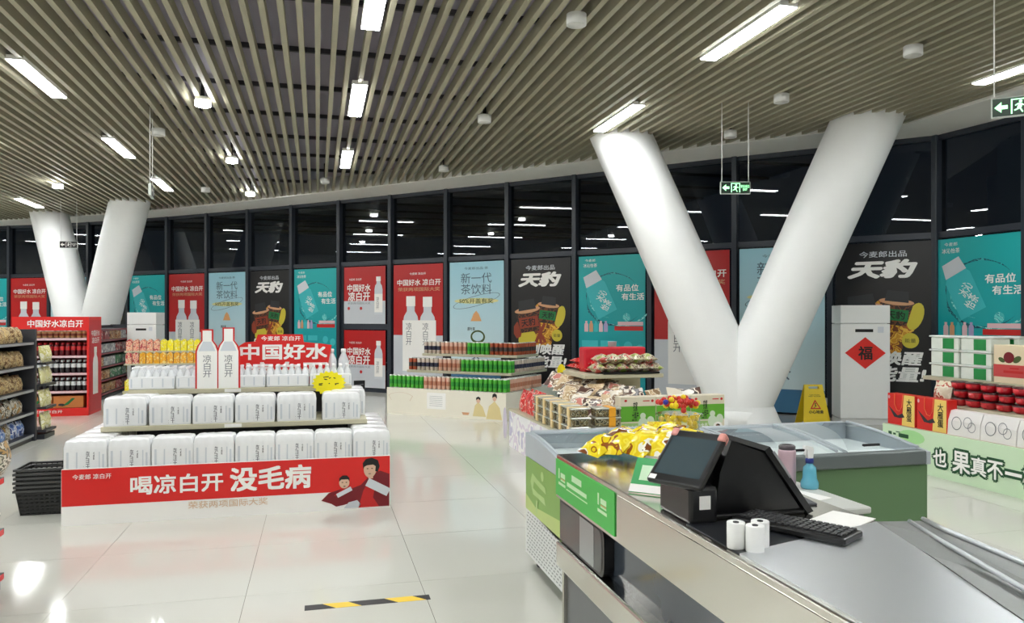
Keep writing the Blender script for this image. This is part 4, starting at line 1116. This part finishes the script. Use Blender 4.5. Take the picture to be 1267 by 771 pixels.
# side table on the cashier's side
tbl = thing('side_table', 'small pale table behind the counter holding the thermos', 'table', (2.14, 3.34, 0))
put('table_top', MB().rbox(-.27, .26, -.41, .42, .72, .75, .006, 1), mat('table_pale', (200, 202, 196), .4), tbl)
put('apron', MB().box(-.25, .24, -.38, .40, .62, .72), mat('table_grey', (110, 114, 112), .5), tbl)
for x in (-.24, .23):
    for y in (-.38, .39): put('leg', MB().box(x-.018, x+.018, y-.018, y+.018, 0, .62), MATS['table_grey'], tbl)
th = thing('thermos', 'pink thermos bottle with a dark lid on the side table', 'bottle', (2.285, 3.40, .75))
put('flask', MB().lathe([(.04, 0), (.043, .004), (.043, .175), (.04, .185)], 24), mat('thermos_pink', (196, 168, 178), .35, .3), th)
put('lid', MB().lathe([(.040, .183), (.041, .2), (.034, .207), (.026, .207), (.024, .200)], 24), mat('thermos_lid', (90, 84, 88), .3, .6), th)
spb = thing('spray_bottle', 'clear blue spray bottle with a white trigger head on the side table', 'bottle', (2.365, 3.33, .75))
put('bottle', MB().lathe([(.038, 0), (.043, .005), (.043, .03), (.034, .05), (.032, .09), (.03, .105), (.016, .118), (.016, .128)], 20), mat('spray_blue', (96, 176, 200), .12, vary=.05, spec=.8), spb)
put('collar', MB().lathe([(.02, .125), (.02, .148), (.016, .15)], 16), mat('spray_collar', (30, 50, 130), .4), spb)
put('trigger_head', MB().prism([(-.014, .148), (.012, .148), (.016, .19), (.012, .205), (-.03, .212), (-.034, .196), (-.016, .19), (-.018, .175)], -.012, .012, 'y').tube([(-.02, 0, .192), (-.03, 0, .165)], .005, 6), PLAST, spb)
put('paper_sheet', MB().box(-.15, .15, -.105, .105, 0, .002), INKW, label='white paper sheet lying on the side table by the spray bottle', cat='paper', loc=(2.16, 3.17, .751), rot=(0, 0, .3))
put('paper_sheet', MB().box(-.11, .11, -.075, .075, 0, .002), INKW, label='white paper sheet on the steel counter beside the keyboard', cat='paper', loc=(1.74, 2.28, .9), rot=(0, 0, .5))
put('document_tray', MB().rbox(-.13, .13, -.06, .06, 0, .008, .003, 1), mat('tray_grey', (70, 72, 76), .4), label='flat dark tray on the counter beyond the cash terminal', cat='tray', loc=(1.76, 2.62, .9), rot=(0, 0, 1.4))

# ------------------------------------------------------------------ fruit island on the right (faces -x)
FX, FY = 6.0, 7.14
fi = thing('fruit_island', 'pale green three-tier island of boxed fruit with large lettering', 'display stand', (FX, FY, 0), -PI/2)
MINT = mat('panel_mint', (206, 230, 196), .4, vary=.03)
fpn = put('front_panel', MB().box(0, 2.5, -.015, .005, 0, .44), MINT, fi)
flat(fpn, 'green_patch', [ell(.42, .35, .18, .07, 14), ell(2.1, .33, .3, .08, 14)], mat('panel_leaf', (166, 220, 150), .4), -.0165)
DG = mat('letter_dark_green', (24, 78, 44), .45)
for ch, x, s in (('也', .80, .17), ('果', 1.06, .21), ('真', 1.26, .17), ('不', 1.44, .17), ('一', 1.63, .17), ('样', 1.82, .19)):
    hh = s if ch != '一' else .03
    text(fpn, ch, x, .20, s+.05, hh+.05, DG, .13, y=-.018); text(fpn, ch, x, .20, s, hh, INKW, .03, y=-.02)
flat(fpn, 'small_print', [rect(.09,.14,.33,.37), rect(.16,.2,.34,.36), rect(.24,.38,.325,.365), rect(.2,.26,.37,.38)], DG, -.018, fine=True)
put('base', MB().box(.01, 2.5, .005, 1.5, 0, .425), WHITE, fi)
put('deck', MB().box(0, 2.5, .005, 1.52, .425, .44), BEIGE, fi)
put('middle_shelf', MB().rbox(.4, 2.5, .26, 1.3, .65, .69, .004, 1), BEIGE, fi)
put('top_shelf', MB().rbox(.06, 2.5, .45, 1.1, .915, .955, .004, 1), BEIGE, fi)
put('end_bracket', MB().box(.42, .46, .45, 1.1, .44, .915), BEIGE, fi)
def fw(x, y, z): return (FX + y, FY - x, z)
# two red gift bags
gb = thing('gift_bag', 'x', 'gift bag')
GBR = mat('gift_bag_red', (214, 36, 30), .4, vary=.05); GBY = mat('gift_bag_gold', (240, 206, 110), .4, vary=.06)
put('bag_body', MB().rbox(-.2, .2, 0, .12, 0, .33, .003, 1), GBR, gb)
flat(gb, 'gold_strip', [[(.01, .003), (.19, .003), (.19, .327), (.04, .327)]], GBY, -.001)
text(gb, '大\n雁\n蛋', .115, .17, .075, .24, INKK, .02, y=-.002)
flat(gb, 'printed_bird', [[(-.19,.2),(-.12,.15),(-.05,.1),(.02,.13),(.05,.09),(-.02,.075),(-.1,.08)]], INK['charcoal'], -.002)
flat(gb, 'red_seal', [ell(-.175, .29, .014, .02, 10)], INK['pink'], -.002)
put('cord_handle', MB().tube([(-.09, -.004, .33), (-.085, -.01, .22), (-.05, -.012, .16), (-.01, -.012, .15), (.02, -.01, .2), (.03, -.004, .33)], .004, 6), mat('cord_orange', (240, 120, 70), .6), gb)
for k, lab in enumerate(('red and gold paper gift bag at the end of the fruit island', 'red and gold paper gift bag next to the white fruit bags')):
    g = gb if k == 0 else dup(gb, (0,0,0)); g.location = fw(.10 + .42*k + .11, .04, .44); g.rotation_euler = (0, 0, -PI/2); g['label'] = lab; g['group'] = 'red and gold gift bags'
# white bags with line drawings
wbm = thing('white_bag', 'x', 'bag')
put('bag_body', MB().prism([(0, 0), (.16, 0), (.155, .22), (.10, .245), (.045, .235), (.01, .14)], -.19, .19, 'x'), mat('white_bag', (232, 228, 226), .5, vary=.03), wbm)
ol = []
for cx, cz, r in ((-.08, .12, .06), (.05, .14, .05), (.1, .1, .045)):
    o = ell(cx, cz, r, r*1.1, 16); i_ = ell(cx, cz, r*.88, r*.97, 16); ol += [[o[k], o[(k+1)%16], i_[(k+1)%16], i_[k]] for k in range(16)]
flat(wbm, 'line_drawing', ol, INKG, 0, fine=True, rot=(-.07, 0, 0), loc=(0, -.006, .0))
for k, lab in enumerate(('white fruit bag with line drawings next to the red gift bags', 'white fruit bag with line drawings farther from the gift bags', 'last white fruit bag in the row on the island edge')):
    g = wbm if k == 0 else dup(wbm, (0,0,0)); g.location = fw(1.02 + .39*k, .04, .44); g.rotation_euler = (0, 0, -PI/2); g['label'] = lab; g['group'] = 'white fruit bags'
# red fruit cups on the middle shelf
FR1 = mat('fruit_red', (190, 20, 36), .15, vary=.2, scale=20, coat=.5); FRL = mat('fruit_lid', (70, 30, 34), .25)
fcp = thing('fruit_cup', 'x', 'fruit cup')
put('cup', MB().lathe([(.05, 0), (.068, .012), (.082, .05), (.084, .066), (.08, .07)], 18), FR1, fcp)
put('lid', MB().lathe([(.086, .066), (.086, .074), (.07, .082), (.0, .084)], 18), FRL, fcp)
put('fruit', MB().lathe([(.0, -.03), (.03, -.02), (.036, 0), (.03, .02), (.0, .03)], 12, mx=Matrix.Translation((-.062, 0, .04))), mat('fruit_shiny', (214, 40, 52), .12, coat=.8), fcp)
n = 0
for c in range(10):
    for k in range(3):
        for d in range(1):
            loc = fw(.62 + .18*c + .03*(k % 2), .40 + .0*k, .69 + .085*k)
            f_ = fcp if n == 0 else dup(fcp, loc); f_.location = loc; n += 1
            f_['label'] = 'shiny red fruit cup stacked on the middle shelf of the fruit island'; f_['group'] = 'red fruit cups'
inst('cream_bag', bag_mesh(.24, .24, .12, name='cream_bag', mats=[mprint('cream_bag_print', ((226, 216, 190), (238, 230, 208), (196, 90, 70), (232, 222, 196)), 10, .4)], lumps=.006), None, fw(.44, .34, .69), (-.2, 0, -PI/2),
     label='cream printed bag at the end of the red fruit cups', cat='bag')
# green tubs on the top shelf
tubm = thing('fruit_tub', 'x', 'fruit tub')
put('tub', MB().rbox(-.185, .185, 0, .24, 0, .13, .012, 2), mat('tub_white', (230, 237, 228), .25, vary=.08, scale=14), tubm)
flat(tubm, 'green_label', [rect(-.02, .13, .010, .12)], mat('tub_green', (30, 140, 70), .35, vary=.1), -.002)
put('lid', MB().rbox(-.2, .2, -.015, .255, .13, .148, .006, 1), mat('tub_lid', (232, 236, 234), .3), tubm)
n = 0
for c in range(2):
    for k in range(3):
        loc = fw(.33 + .40*c, .48, .955 + .148*k)
        g = tubm if n == 0 else dup(tubm, loc); g.location = loc; g.rotation_euler = (0, 0, -PI/2); n += 1
        g['label'] = 'green and white lidded fruit tub, %s of the %s stack' % (('bottom', 'middle', 'top')[k], ('end', 'box-side')[c]); g['group'] = 'stacked green fruit tubs'
for k in range(2):
    g = dup(tubm, fw(.75 + .0*k, .76, .955 + .296 + .0*k), -PI/2) if k == 0 else None
    if g: g.location = fw(.80, .75, 1.251); g['label'] = 'lidded fruit tub set back behind the gift box'; g['group'] = 'set back fruit tub'
put('tub_riser', MB().rbox(-.2, .2, 0, .24, 0, .296, .01, 1), BEIGE, label='plain beige riser box under the set-back fruit tub', cat='riser', loc=fw(.80, .75, .955), rot=(0, 0, -PI/2))
gx = thing('fruit_gift_box', 'cream and crimson fruit gift box beside the green tubs', 'gift box', fw(1.19, .47, .955), -PI/2)
put('box_body', MB().rbox(-.235, .235, 0, .2, 0, .37, .004, 1), mat('giftbox_cream', (236, 218, 186), .4, vary=.04), gx)
flat(gx, 'crimson_band', [rect(-.233, .233, .06, .18)], mat('giftbox_crimson', (206, 74, 74), .4, vary=.06), -.001)
flat(gx, 'printed_fruit', [ell(-.06, .25, .06, .055, 16)], INK['maroon'], -.002); flat(gx, 'printed_leaf', [ell(.03, .235, .05, .03, 12, tilt=.5), ell(-.14, .225, .04, .022, 12, tilt=-.4)], INK['olive'], -.0015)
flat(gx, 'printed_band_text', [rect(-.12, .10, .10, .125), rect(-.05, .05, .14, .155)], INK['red'], -.002)

# ------------------------------------------------------------------ air conditioners
def air_con(loc, rz, w, d, h, label, diamond):
    t = thing('air_conditioner', label, 'air conditioner', loc, rz)
    put('cabinet', MB().rbox(-w/2, w/2, 0, d, .082, h*.844, .008, 2), PLAST, t)
    put('top_panel', MB().rbox(-w/2, w/2, 0, d, h*.849, h, .008, 2), PLAST, t)
    put('inner_frame', MB().box(-w/2+.03, w/2-.03, .03, d-.03, .06, h*.86), PLAST, t)
    put('foot', MB().box(-w/2+.006, w/2-.006, .012, d, 0, .07), mat('ac_foot', (216, 216, 214), .5), t)
    put('control_slot', MB().rbox(-w*.2, w*.16, -.004, .01, h*.775, h*.80, .003, 1), BLACKP, t)
    flat(t, 'energy_label', [rect(w*.25, w*.37, h*.77, h*.82)], INK['silver'], -.003)
    if diamond:
        dm = put('paper_diamond', MB().prism([(0, .22), (.27, 0), (0, -.22), (-.27, 0)], -.004, 0, 'y'), mat('diamond_red', (222, 40, 32), .5), t, loc=(0, -.002, h*.60))
        text(dm, '福', 0, 0, .19, .19, INKK, .03, y=-.006)
    return t
air_con((7.375, 9.14, .1), math.atan2(-.24, .62), .66, .42, 1.66, 'white floor-standing air conditioner with a red paper diamond', True)
air_con((-3.62, 17.7, 0), -.25, .62, .40, 1.69, 'white floor-standing air conditioner behind the yellow juice boxes', False)
# caution board
CY_ = mat('caution_yellow', (226, 196, 20), .4, vary=.03)
cn = thing('caution_sign', 'yellow folding wet-floor sign standing on the plinth', 'caution sign', (6.66, 9.30, .1), -.26)
def leaf(y0, y1):
    xe = lambda z: .19 - .065*z/.56
    P2 = [(-.19,0),(-.10,0),(-.085,.03),(.085,.03),(.10,0),(.19,0),(xe(.5),.5),(xe(.545),.545),(.125,.56),(-.125,.56),(-xe(.545),.545),(-xe(.5),.5),
          (-.07,.5),(.07,.5),(.07,.535),(-.07,.535)]
    n = len(P2); Yy = lambda z: y0 + (y1-y0)*z/.56
    vs = [(x, Yy(z), z) for x, z in P2] + [(x, Yy(z)+.012, z) for x, z in P2]
    faces = [[0,1,2,3,4,5,6,13,12,11], [6,7,14,13], [11,12,15,10], [10,15,14,7,8,9]]
    fs = faces + [[i + n for i in f][::-1] for f in faces]
    fs += [[i, (i+1) % 12, n + (i+1) % 12, n + i] for i in range(12)]
    fs += [[12+i, n+12+i, n+12+(i+1) % 4, 12+(i+1) % 4] for i in range(4)]
    return MB().add(vs, fs)
fl_ = put('front_leaf', leaf(-.16, -.01), CY_, cn); put('back_leaf', leaf(.17, .0), CY_, cn)
tilt = math.atan2(.15, .56)
K = dict(loc=(0, -.1605, 0), rot=(-tilt, 0, 0))
tri = [(-.075, .24), (.075, .24), (0, .37)]; tri2 = [(-.05, .255), (.05, .255), (0, .34)]
flat(cn, 'warning_triangle', [tri], INK['red'], -.002, **K); flat(cn, 'warning_triangle_fill', [tri2], CY_, -.003, **K)
flat(cn, 'slipping_figure', [ell(.0, .315, .009, .009, 8), turn(rect(-.008, .008, .275, .305), 0, .29, .4), turn(rect(-.03, .005, .262, .269), -.01, .265, .3)], INKK, -.004, fine=True, **K)
wt = text(cn, '小心地滑', 0, 0, .2, .05, INKK, .03); wt.location = (0, -.163 + .20*math.sin(tilt), .20*math.cos(tilt)); wt.rotation_euler = (-tilt, 0, 0)
wt = text(cn, 'CAUTION\nWET FLOOR', 0, 0, .17, .035, INKK, .01); wt.location = (0, -.163 + .425*math.sin(tilt), .425*math.cos(tilt)); wt.rotation_euler = (-tilt, 0, 0)
l, w, ang = bay_frame(1)
sk = thing('wall_socket', 'white socket plate on the window frame beside the caution sign', 'socket', (l.x + .95*w*math.cos(ang) + .115*math.sin(ang), l.y + .95*w*math.sin(ang) - .115*math.cos(ang), .33), ang)
put('plate', MB().rbox(-.04, .04, -.008, .05, -.055, .055, .004, 1), PLAST, sk); put('socket_holes', MB().box(-.012, .012, -.0095, -.007, -.02, .02), INKG, sk)

# ------------------------------------------------------------------ shelving on the left
def shelving(name, label, loc, rz, w, d, h, zs, strip=None, end=True):
    t = thing(name, label, 'shelving', loc, rz)
    put('back_panel', MB().box(0, w, d, d+.02, .05, h), DARKM, t)
    put('plinth', MB().box(0, w, .02, d, 0, .06), DARKM, t)
    for z in zs:
        s = put('shelf', MB().box(0, w, 0, d, z-.03, z), DARKM, t)
        if strip: put('price_strip', MB().box(.02, w-.02, -.006, 0, z-.032, z-.002), strip, s)
    for x in ((0, w) if end else ()):
        put('upright', MB().box(x-.03, x+.03, -.02, d+.04, 0, h+.01), DARKM, t)
    return t
ZS = (.09, .38, .67, .975, 1.275)
A0 = (-3.55, 8.80)
shelving('gondola_shelf', 'dark grey gondola shelf packed with snack bags along the left aisle', A0 + (0,), PI/2, 2.33, .45, 1.43, ZS, mat('strip_grey', (150, 152, 156), .4))
NUT = mprint('nut_bag', ((206, 176, 120), (226, 206, 160), (150, 112, 70), (216, 190, 140), (120, 86, 54)), 22, .4)
SNK = mprint('snack_bag_mixed', ((206, 200, 184), (120, 116, 100), (226, 220, 206), (90, 84, 70), (190, 150, 90)), 16, .35)
BLU = mprint('snack_bag_blue', ((70, 104, 180), (140, 170, 220), (226, 230, 240), (60, 84, 150)), 14, .35)
BG = [bag_mesh(.19, .2, .09, 6, 7, 'snack_bag', [m], .006, s) for m, s in ((NUT, 1), (SNK, 2), (BLU, 3))]
SH = ('bottom', 'second', 'third', 'fourth', 'top')
for si, z in enumerate(ZS):
    for k in range(9):
        for row in range(2):
            a = 9.35 + .195*k; kind = {0: 2, 1: 1, 2: 0, 3: 0, 4: 0}[si]
            if si == 0 and k % 3 == 0: kind = 1
            inst('snack_bag', BG[kind], None, (-3.64 - .13*row + rn.uniform(-.01,.01), a, z), (-.22 + rn.uniform(-.08,.08), rn.uniform(-.06,.06), PI/2 + rn.uniform(-.12,.12)),
                 label='%s snack bag on the %s shelf of the dark grey gondola' % (('tan', 'grey mottled', 'blue')[kind], SH[si]), cat='snack bag', group='bags on the %s gondola shelf' % SH[si])
# end rack with hanging pale bags
shelving('end_rack', 'narrow dark end rack of pale bags behind the grey gondola', (-3.44, 11.22, 0), PI/2, .40, .30, 1.30, (.12, .42, .72, 1.0), None, False)
PALEB = bag_mesh(.17, .22, .08, 6, 7, 'pale_snack_bag', [mprint('pale_bag', ((226, 220, 160), (236, 230, 190), (206, 200, 120), (240, 236, 214)), 14, .4)], .005, 8)
for si, z in enumerate((.12, .42, .72, 1.0)):
    for k in range(2):
        inst('pale_snack_bag', PALEB, None, (-3.50, 11.32 + .19*k, z), (-.15, 0, PI/2 + rn.uniform(-.2,.2)), label='pale yellow snack bag on shelf %s of the narrow end rack' % ('one', 'two', 'three', 'four')[si], cat='snack bag', group='bags on the end rack')
# corner of a nearer shelf
shelving('gondola_shelf', 'near dark shelf end with a red price strip beside the shopping baskets', (-1.785, 4.0, 0), PI/2, 1.10, .4, .98, (.10, .36, .66), RED, False)
for k in range(5):
    for si, z in enumerate((.10, .36, .66)):
        inst('snack_bag', BG[1], None, (-1.825 + (.045 if si == 2 else .0), 4.22 + .195*k, z + (.02 if si == 2 else 0)), (-.1 + .1*si, 0, PI/2 + rn.uniform(-.1,.1)), label='mottled snack bag on the near shelf with the red price strip', cat='snack bag', group='bags on the near shelf')
inst('snack_bag', BG[1], None, (-1.82, 4.92, .86), (.05, 0, PI/2), label='mottled snack bag piled on top of the near shelf end', cat='snack bag', group='bags on the near shelf')

# red promotion rack
rk = thing('drinks_rack', 'red promotional drinks rack with a white-lettered header', 'drinks rack', (-4.68, 13.76, 0))
rw, rd = 1.08, .74
put('side_panel', MB().box(rw-.03, rw, 0, rd, 0, 1.6), RED, rk); put('side_panel', MB().box(0, .03, 0, rd, 0, 1.6), RED, rk)
put('back_panel', MB().box(.03, rw-.03, rd-.02, rd, 0, 1.6), REDDARK, rk)
hd = put('header', MB().box(-.02, rw+.005, -.02, .03, 1.38, 1.6), RED, rk)
text(hd, '中国好水凉白开', .60, 1.49, .80, .12, INKW, .025, y=-.022)
sdp = put('side_print', MB().box(.04, rd-.04, -.004, 0, .05, 1.55), mat('side_red', (206, 30, 34), .4), rk, loc=(rw, 0, 0), rot=(0, 0, PI/2))
b, c = bottle_shape(.36, .32, .78, .3); flat(sdp, 'printed_bottle', [b, c], INKW, -.006)
text(sdp, '中国好水', .37, 1.33, .5, .1, INKW, .02, y=-.006); text(sdp, '凉白开', .37, 1.21, .44, .1, INKW, .02, y=-.006)
bs = put('base_board', MB().box(-.01, rw, -.015, .03, 0, .125), RED, rk)
text(bs, LOGO, .45, .075, .5, .05, INKW, .01, y=-.017)
RZ = (.125, .40, .69, .97, 1.255)
for z in RZ:
    s = put('shelf', MB().box(.03, rw-.03, .03, rd-.02, z-.03, z), REDDARK, rk)
    put('price_strip', MB().box(.03, rw-.03, .015, .03, z-.035, z), INK['pink'], s)
TB = {}
for nm, body, cap in (('amber', (150, 100, 60), (214, 190, 150)), ('crimson', (90, 20, 30), (196, 40, 44)), ('black', (40, 36, 40), (214, 216, 218))):
    r_, h_ = .035, .21
    TB[nm] = MB().lathe([(r_*.9, 0), (r_, .006), (r_, h_*.42), (r_, h_*.62), (r_*.92, h_*.72), (r_*.5, h_*.86), (r_*.5, h_*.99), (r_*.42, h_)], 10, ms=[0, 0, 1, 1, 0, 1, 1, 1]).mesh('drink_bottle', [mat('tea_' + nm, body, .2), mat('tea_cap_' + nm, cap, .35)])
for si, (z, nm) in enumerate(((1.255, 'amber'), (.97, 'crimson'), (.69, 'black'), (.40, 'black'))):
    if si == 0: TBm = can_mesh(mat('can_tan', (190, 150, 100), .35), mat('can_tan_band', (130, 60, 44), .35), .036, .12)
    for row in range(2):
        for k in range(12):
            inst('drink_bottle', TBm if si == 0 else TB[nm], None, (-4.68 + .085 + .083*k, 13.84 + .085*row, z),
                 label='small %s drink on the %s shelf of the red rack' % (('tan', 'crimson', 'white-capped dark', 'white-capped dark')[si], ('top', 'second', 'third', 'fourth')[si]), cat='drink', group='drinks on the %s rack shelf' % ('top', 'second', 'third', 'fourth')[si])
ctn = thing('drinks_carton', 'x', 'carton')
put('carton_body', MB().rbox(-.22, .22, 0, .3, 0, .19, .004, 1), mat('carton_orange', (206, 130, 66), .5, vary=.08), ctn)
flat(ctn, 'printed_stripe', [[(-.1, .02), (.0, .05), (.1, .15), (.06, .16)]], INK['green'], -.002); flat(ctn, 'printed_leaf', [ell(-.1, .05, .05, .02, 10)], INK['charcoal'], -.003)
for k, lab in enumerate(('orange drinks carton at the bottom of the red rack, away from the bottle-print side', 'orange drinks carton at the bottom of the red rack, by the bottle-print side')):
    g = ctn if k == 0 else dup(ctn, (0,0,0)); g.location = (-4.68 + .30 + .46*k, 13.83, .125); g['label'] = lab; g['group'] = 'orange cartons in the red rack'
# shelf run behind the rack
shelving('gondola_shelf', 'distant shelf run of boxed goods behind the red drinks rack', (-4.0, 15.95, 0), PI/2, 2.9, .45, 1.42, (.12, .38, .64, .90, 1.15, 1.36), mat('strip_maroon', (130, 40, 50), .4))
GC = [mprint('boxed_goods_%d' % k, c, 12, .4) for k, c in enumerate((((180, 120, 60), (210, 150, 80), (120, 60, 30), (230, 200, 150)), ((30, 110, 60), (60, 150, 90), (20, 80, 50), (210, 220, 200)), ((150, 26, 34), (190, 50, 50), (100, 20, 30), (226, 180, 170)), ((220, 220, 216), (180, 180, 180), (150, 150, 160), (240, 240, 236))))]
BXM = [MB().rbox(-.2, .2, 0, .3, 0, .17, .006, 1).mesh('boxed_goods', [m]) for m in GC]
for si, z in enumerate((.12, .38, .64, .90, 1.15)):
    for k in range(6):
        c = [(0, 0, 0, 2, 2, 2), (0, 0, 1, 1, 1, 0), (0, 3, 3, 1, 1, 1), (3, 3, 3, 2, 2, 2), (2, 2, 0, 0, 3, 2)][si][k]
        inst('boxed_goods', BXM[c], None, (-4.05, 16.28 + .45*k, z), (0, 0, PI/2), label='%s box of goods on level %s of the distant shelf run' % (('tan', 'green', 'crimson', 'white')[c], ('one', 'two', 'three', 'four', 'five')[si]), cat='box', group='boxed goods on the distant shelf')
# juice island
ji = thing('juice_island', 'low beige stand of yellow and orange juice cartons behind the water island', 'display stand', (-2.95, 13.1, 0))
put('base', MB().box(0, 1.25, 0, .9, 0, .42), mat('juice_base', (206, 206, 150), .5), ji)
for z, y in ((.44, -.02), (.86, .06), (1.06, .10)): put('shelf', MB().box(0, 1.25, y, .9, z-.025, z), BEIGE, ji)
put('post', MB().box(.03, .07, .4, .5, .44, 1.035), DARKM, ji); put('post', MB().box(1.18, 1.22, .4, .5, .44, 1.035), DARKM, ji)
JY = mprint('juice_yellow', ((246, 232, 20), (250, 240, 60), (236, 210, 20), (250, 246, 160)), 30, .3); JO = mprint('juice_orange', ((240, 170, 30), (246, 190, 50), (226, 140, 30), (250, 220, 140)), 30, .3); JP = mprint('juice_peach', ((240, 196, 160), (226, 110, 100), (244, 220, 190), (190, 60, 70)), 26, .3)
def jc(m):
    mb = MB().box(-.045, .045, -.03, .03, 0, .15)
    mb.prism([(-.045, .15), (.045, .15), (.0, .185)], -.03, .03, 'y')
    return mb.mesh('juice_carton', [m])
JM = [jc(m) for m in (JY, JO, JP)]
for si, (z, y) in enumerate(((1.06, .14), (.86, .10), (.44, .04))):
    for row in range(2):
        for k in range(12):
            c = (2 if k < 5 else 0) if si == 0 else ((2 if k < 2 else 1) if si == 1 else 0)
            inst('juice_carton', JM[c], None, (-2.95 + .07 + .1*k, 13.1 + y + .075*row, z), label='%s juice carton on the %s tier of the juice stand' % (('yellow', 'orange', 'peach')[c], ('top', 'middle', 'low')[si]), cat='juice carton', group='juice cartons on the %s tier' % ('top', 'middle', 'low')[si])

# ------------------------------------------------------------------ floor tape, small leftovers
tpz = thing('floor_tape', 'black and yellow striped hazard tape stuck on the floor tiles', 'floor tape', (-.07, 4.325, 0.0005))
TY = mat('tape_yellow', (246, 206, 60), .5); TK = mat('tape_black', (34, 34, 36), .5)
for k, (x0, x1) in enumerate(((0, .13), (.13, .27), (.27, .47), (.47, .63), (.63, .69))):
    s0 = 0 if k == 0 else .035; s1 = 0 if k == 4 else .035
    put('stripe', MB().prism([(x0 - s0, .075), (x0 + s0, 0), (x1 + s1, 0), (x1 - s1, .075)], 0, .0012, 'z'), TK if k % 2 == 0 else TY, tpz)
fs_ = thing('floor_board', 'small black leaning notice board standing near the glass door', 'notice board', (.80, 15.45, 0), .2)
put('board', MB().box(-.11, .11, 0, .02, 0, .34), BLACKP, fs_); put('stand', MB().box(-.08, .08, .02, .12, 0, .02), BLACKP, fs_)
flat(fs_, 'chalk_lines', [turn(rect(-.09, .06, .2, .22), 0, .2, .1), turn(rect(-.08, .08, .25, .265), 0, .25, .1)], INKG, -.002, fine=True)
GB2 = bottle_mesh(.028, .2, mat('green_drink', (60, 150, 60), .2), MATS['can_green'], 10, 'green_bottle')
for k in range(3):
    inst('green_bottle', GB2, None, (.16 + .06*k, 7.82, .957), label='small green drink bottle at the back of the water island top shelf', cat='bottle', group='green bottles on the water island')
print('slats', ns, 'cans', ncan, 'objects', len(bpy.data.objects))
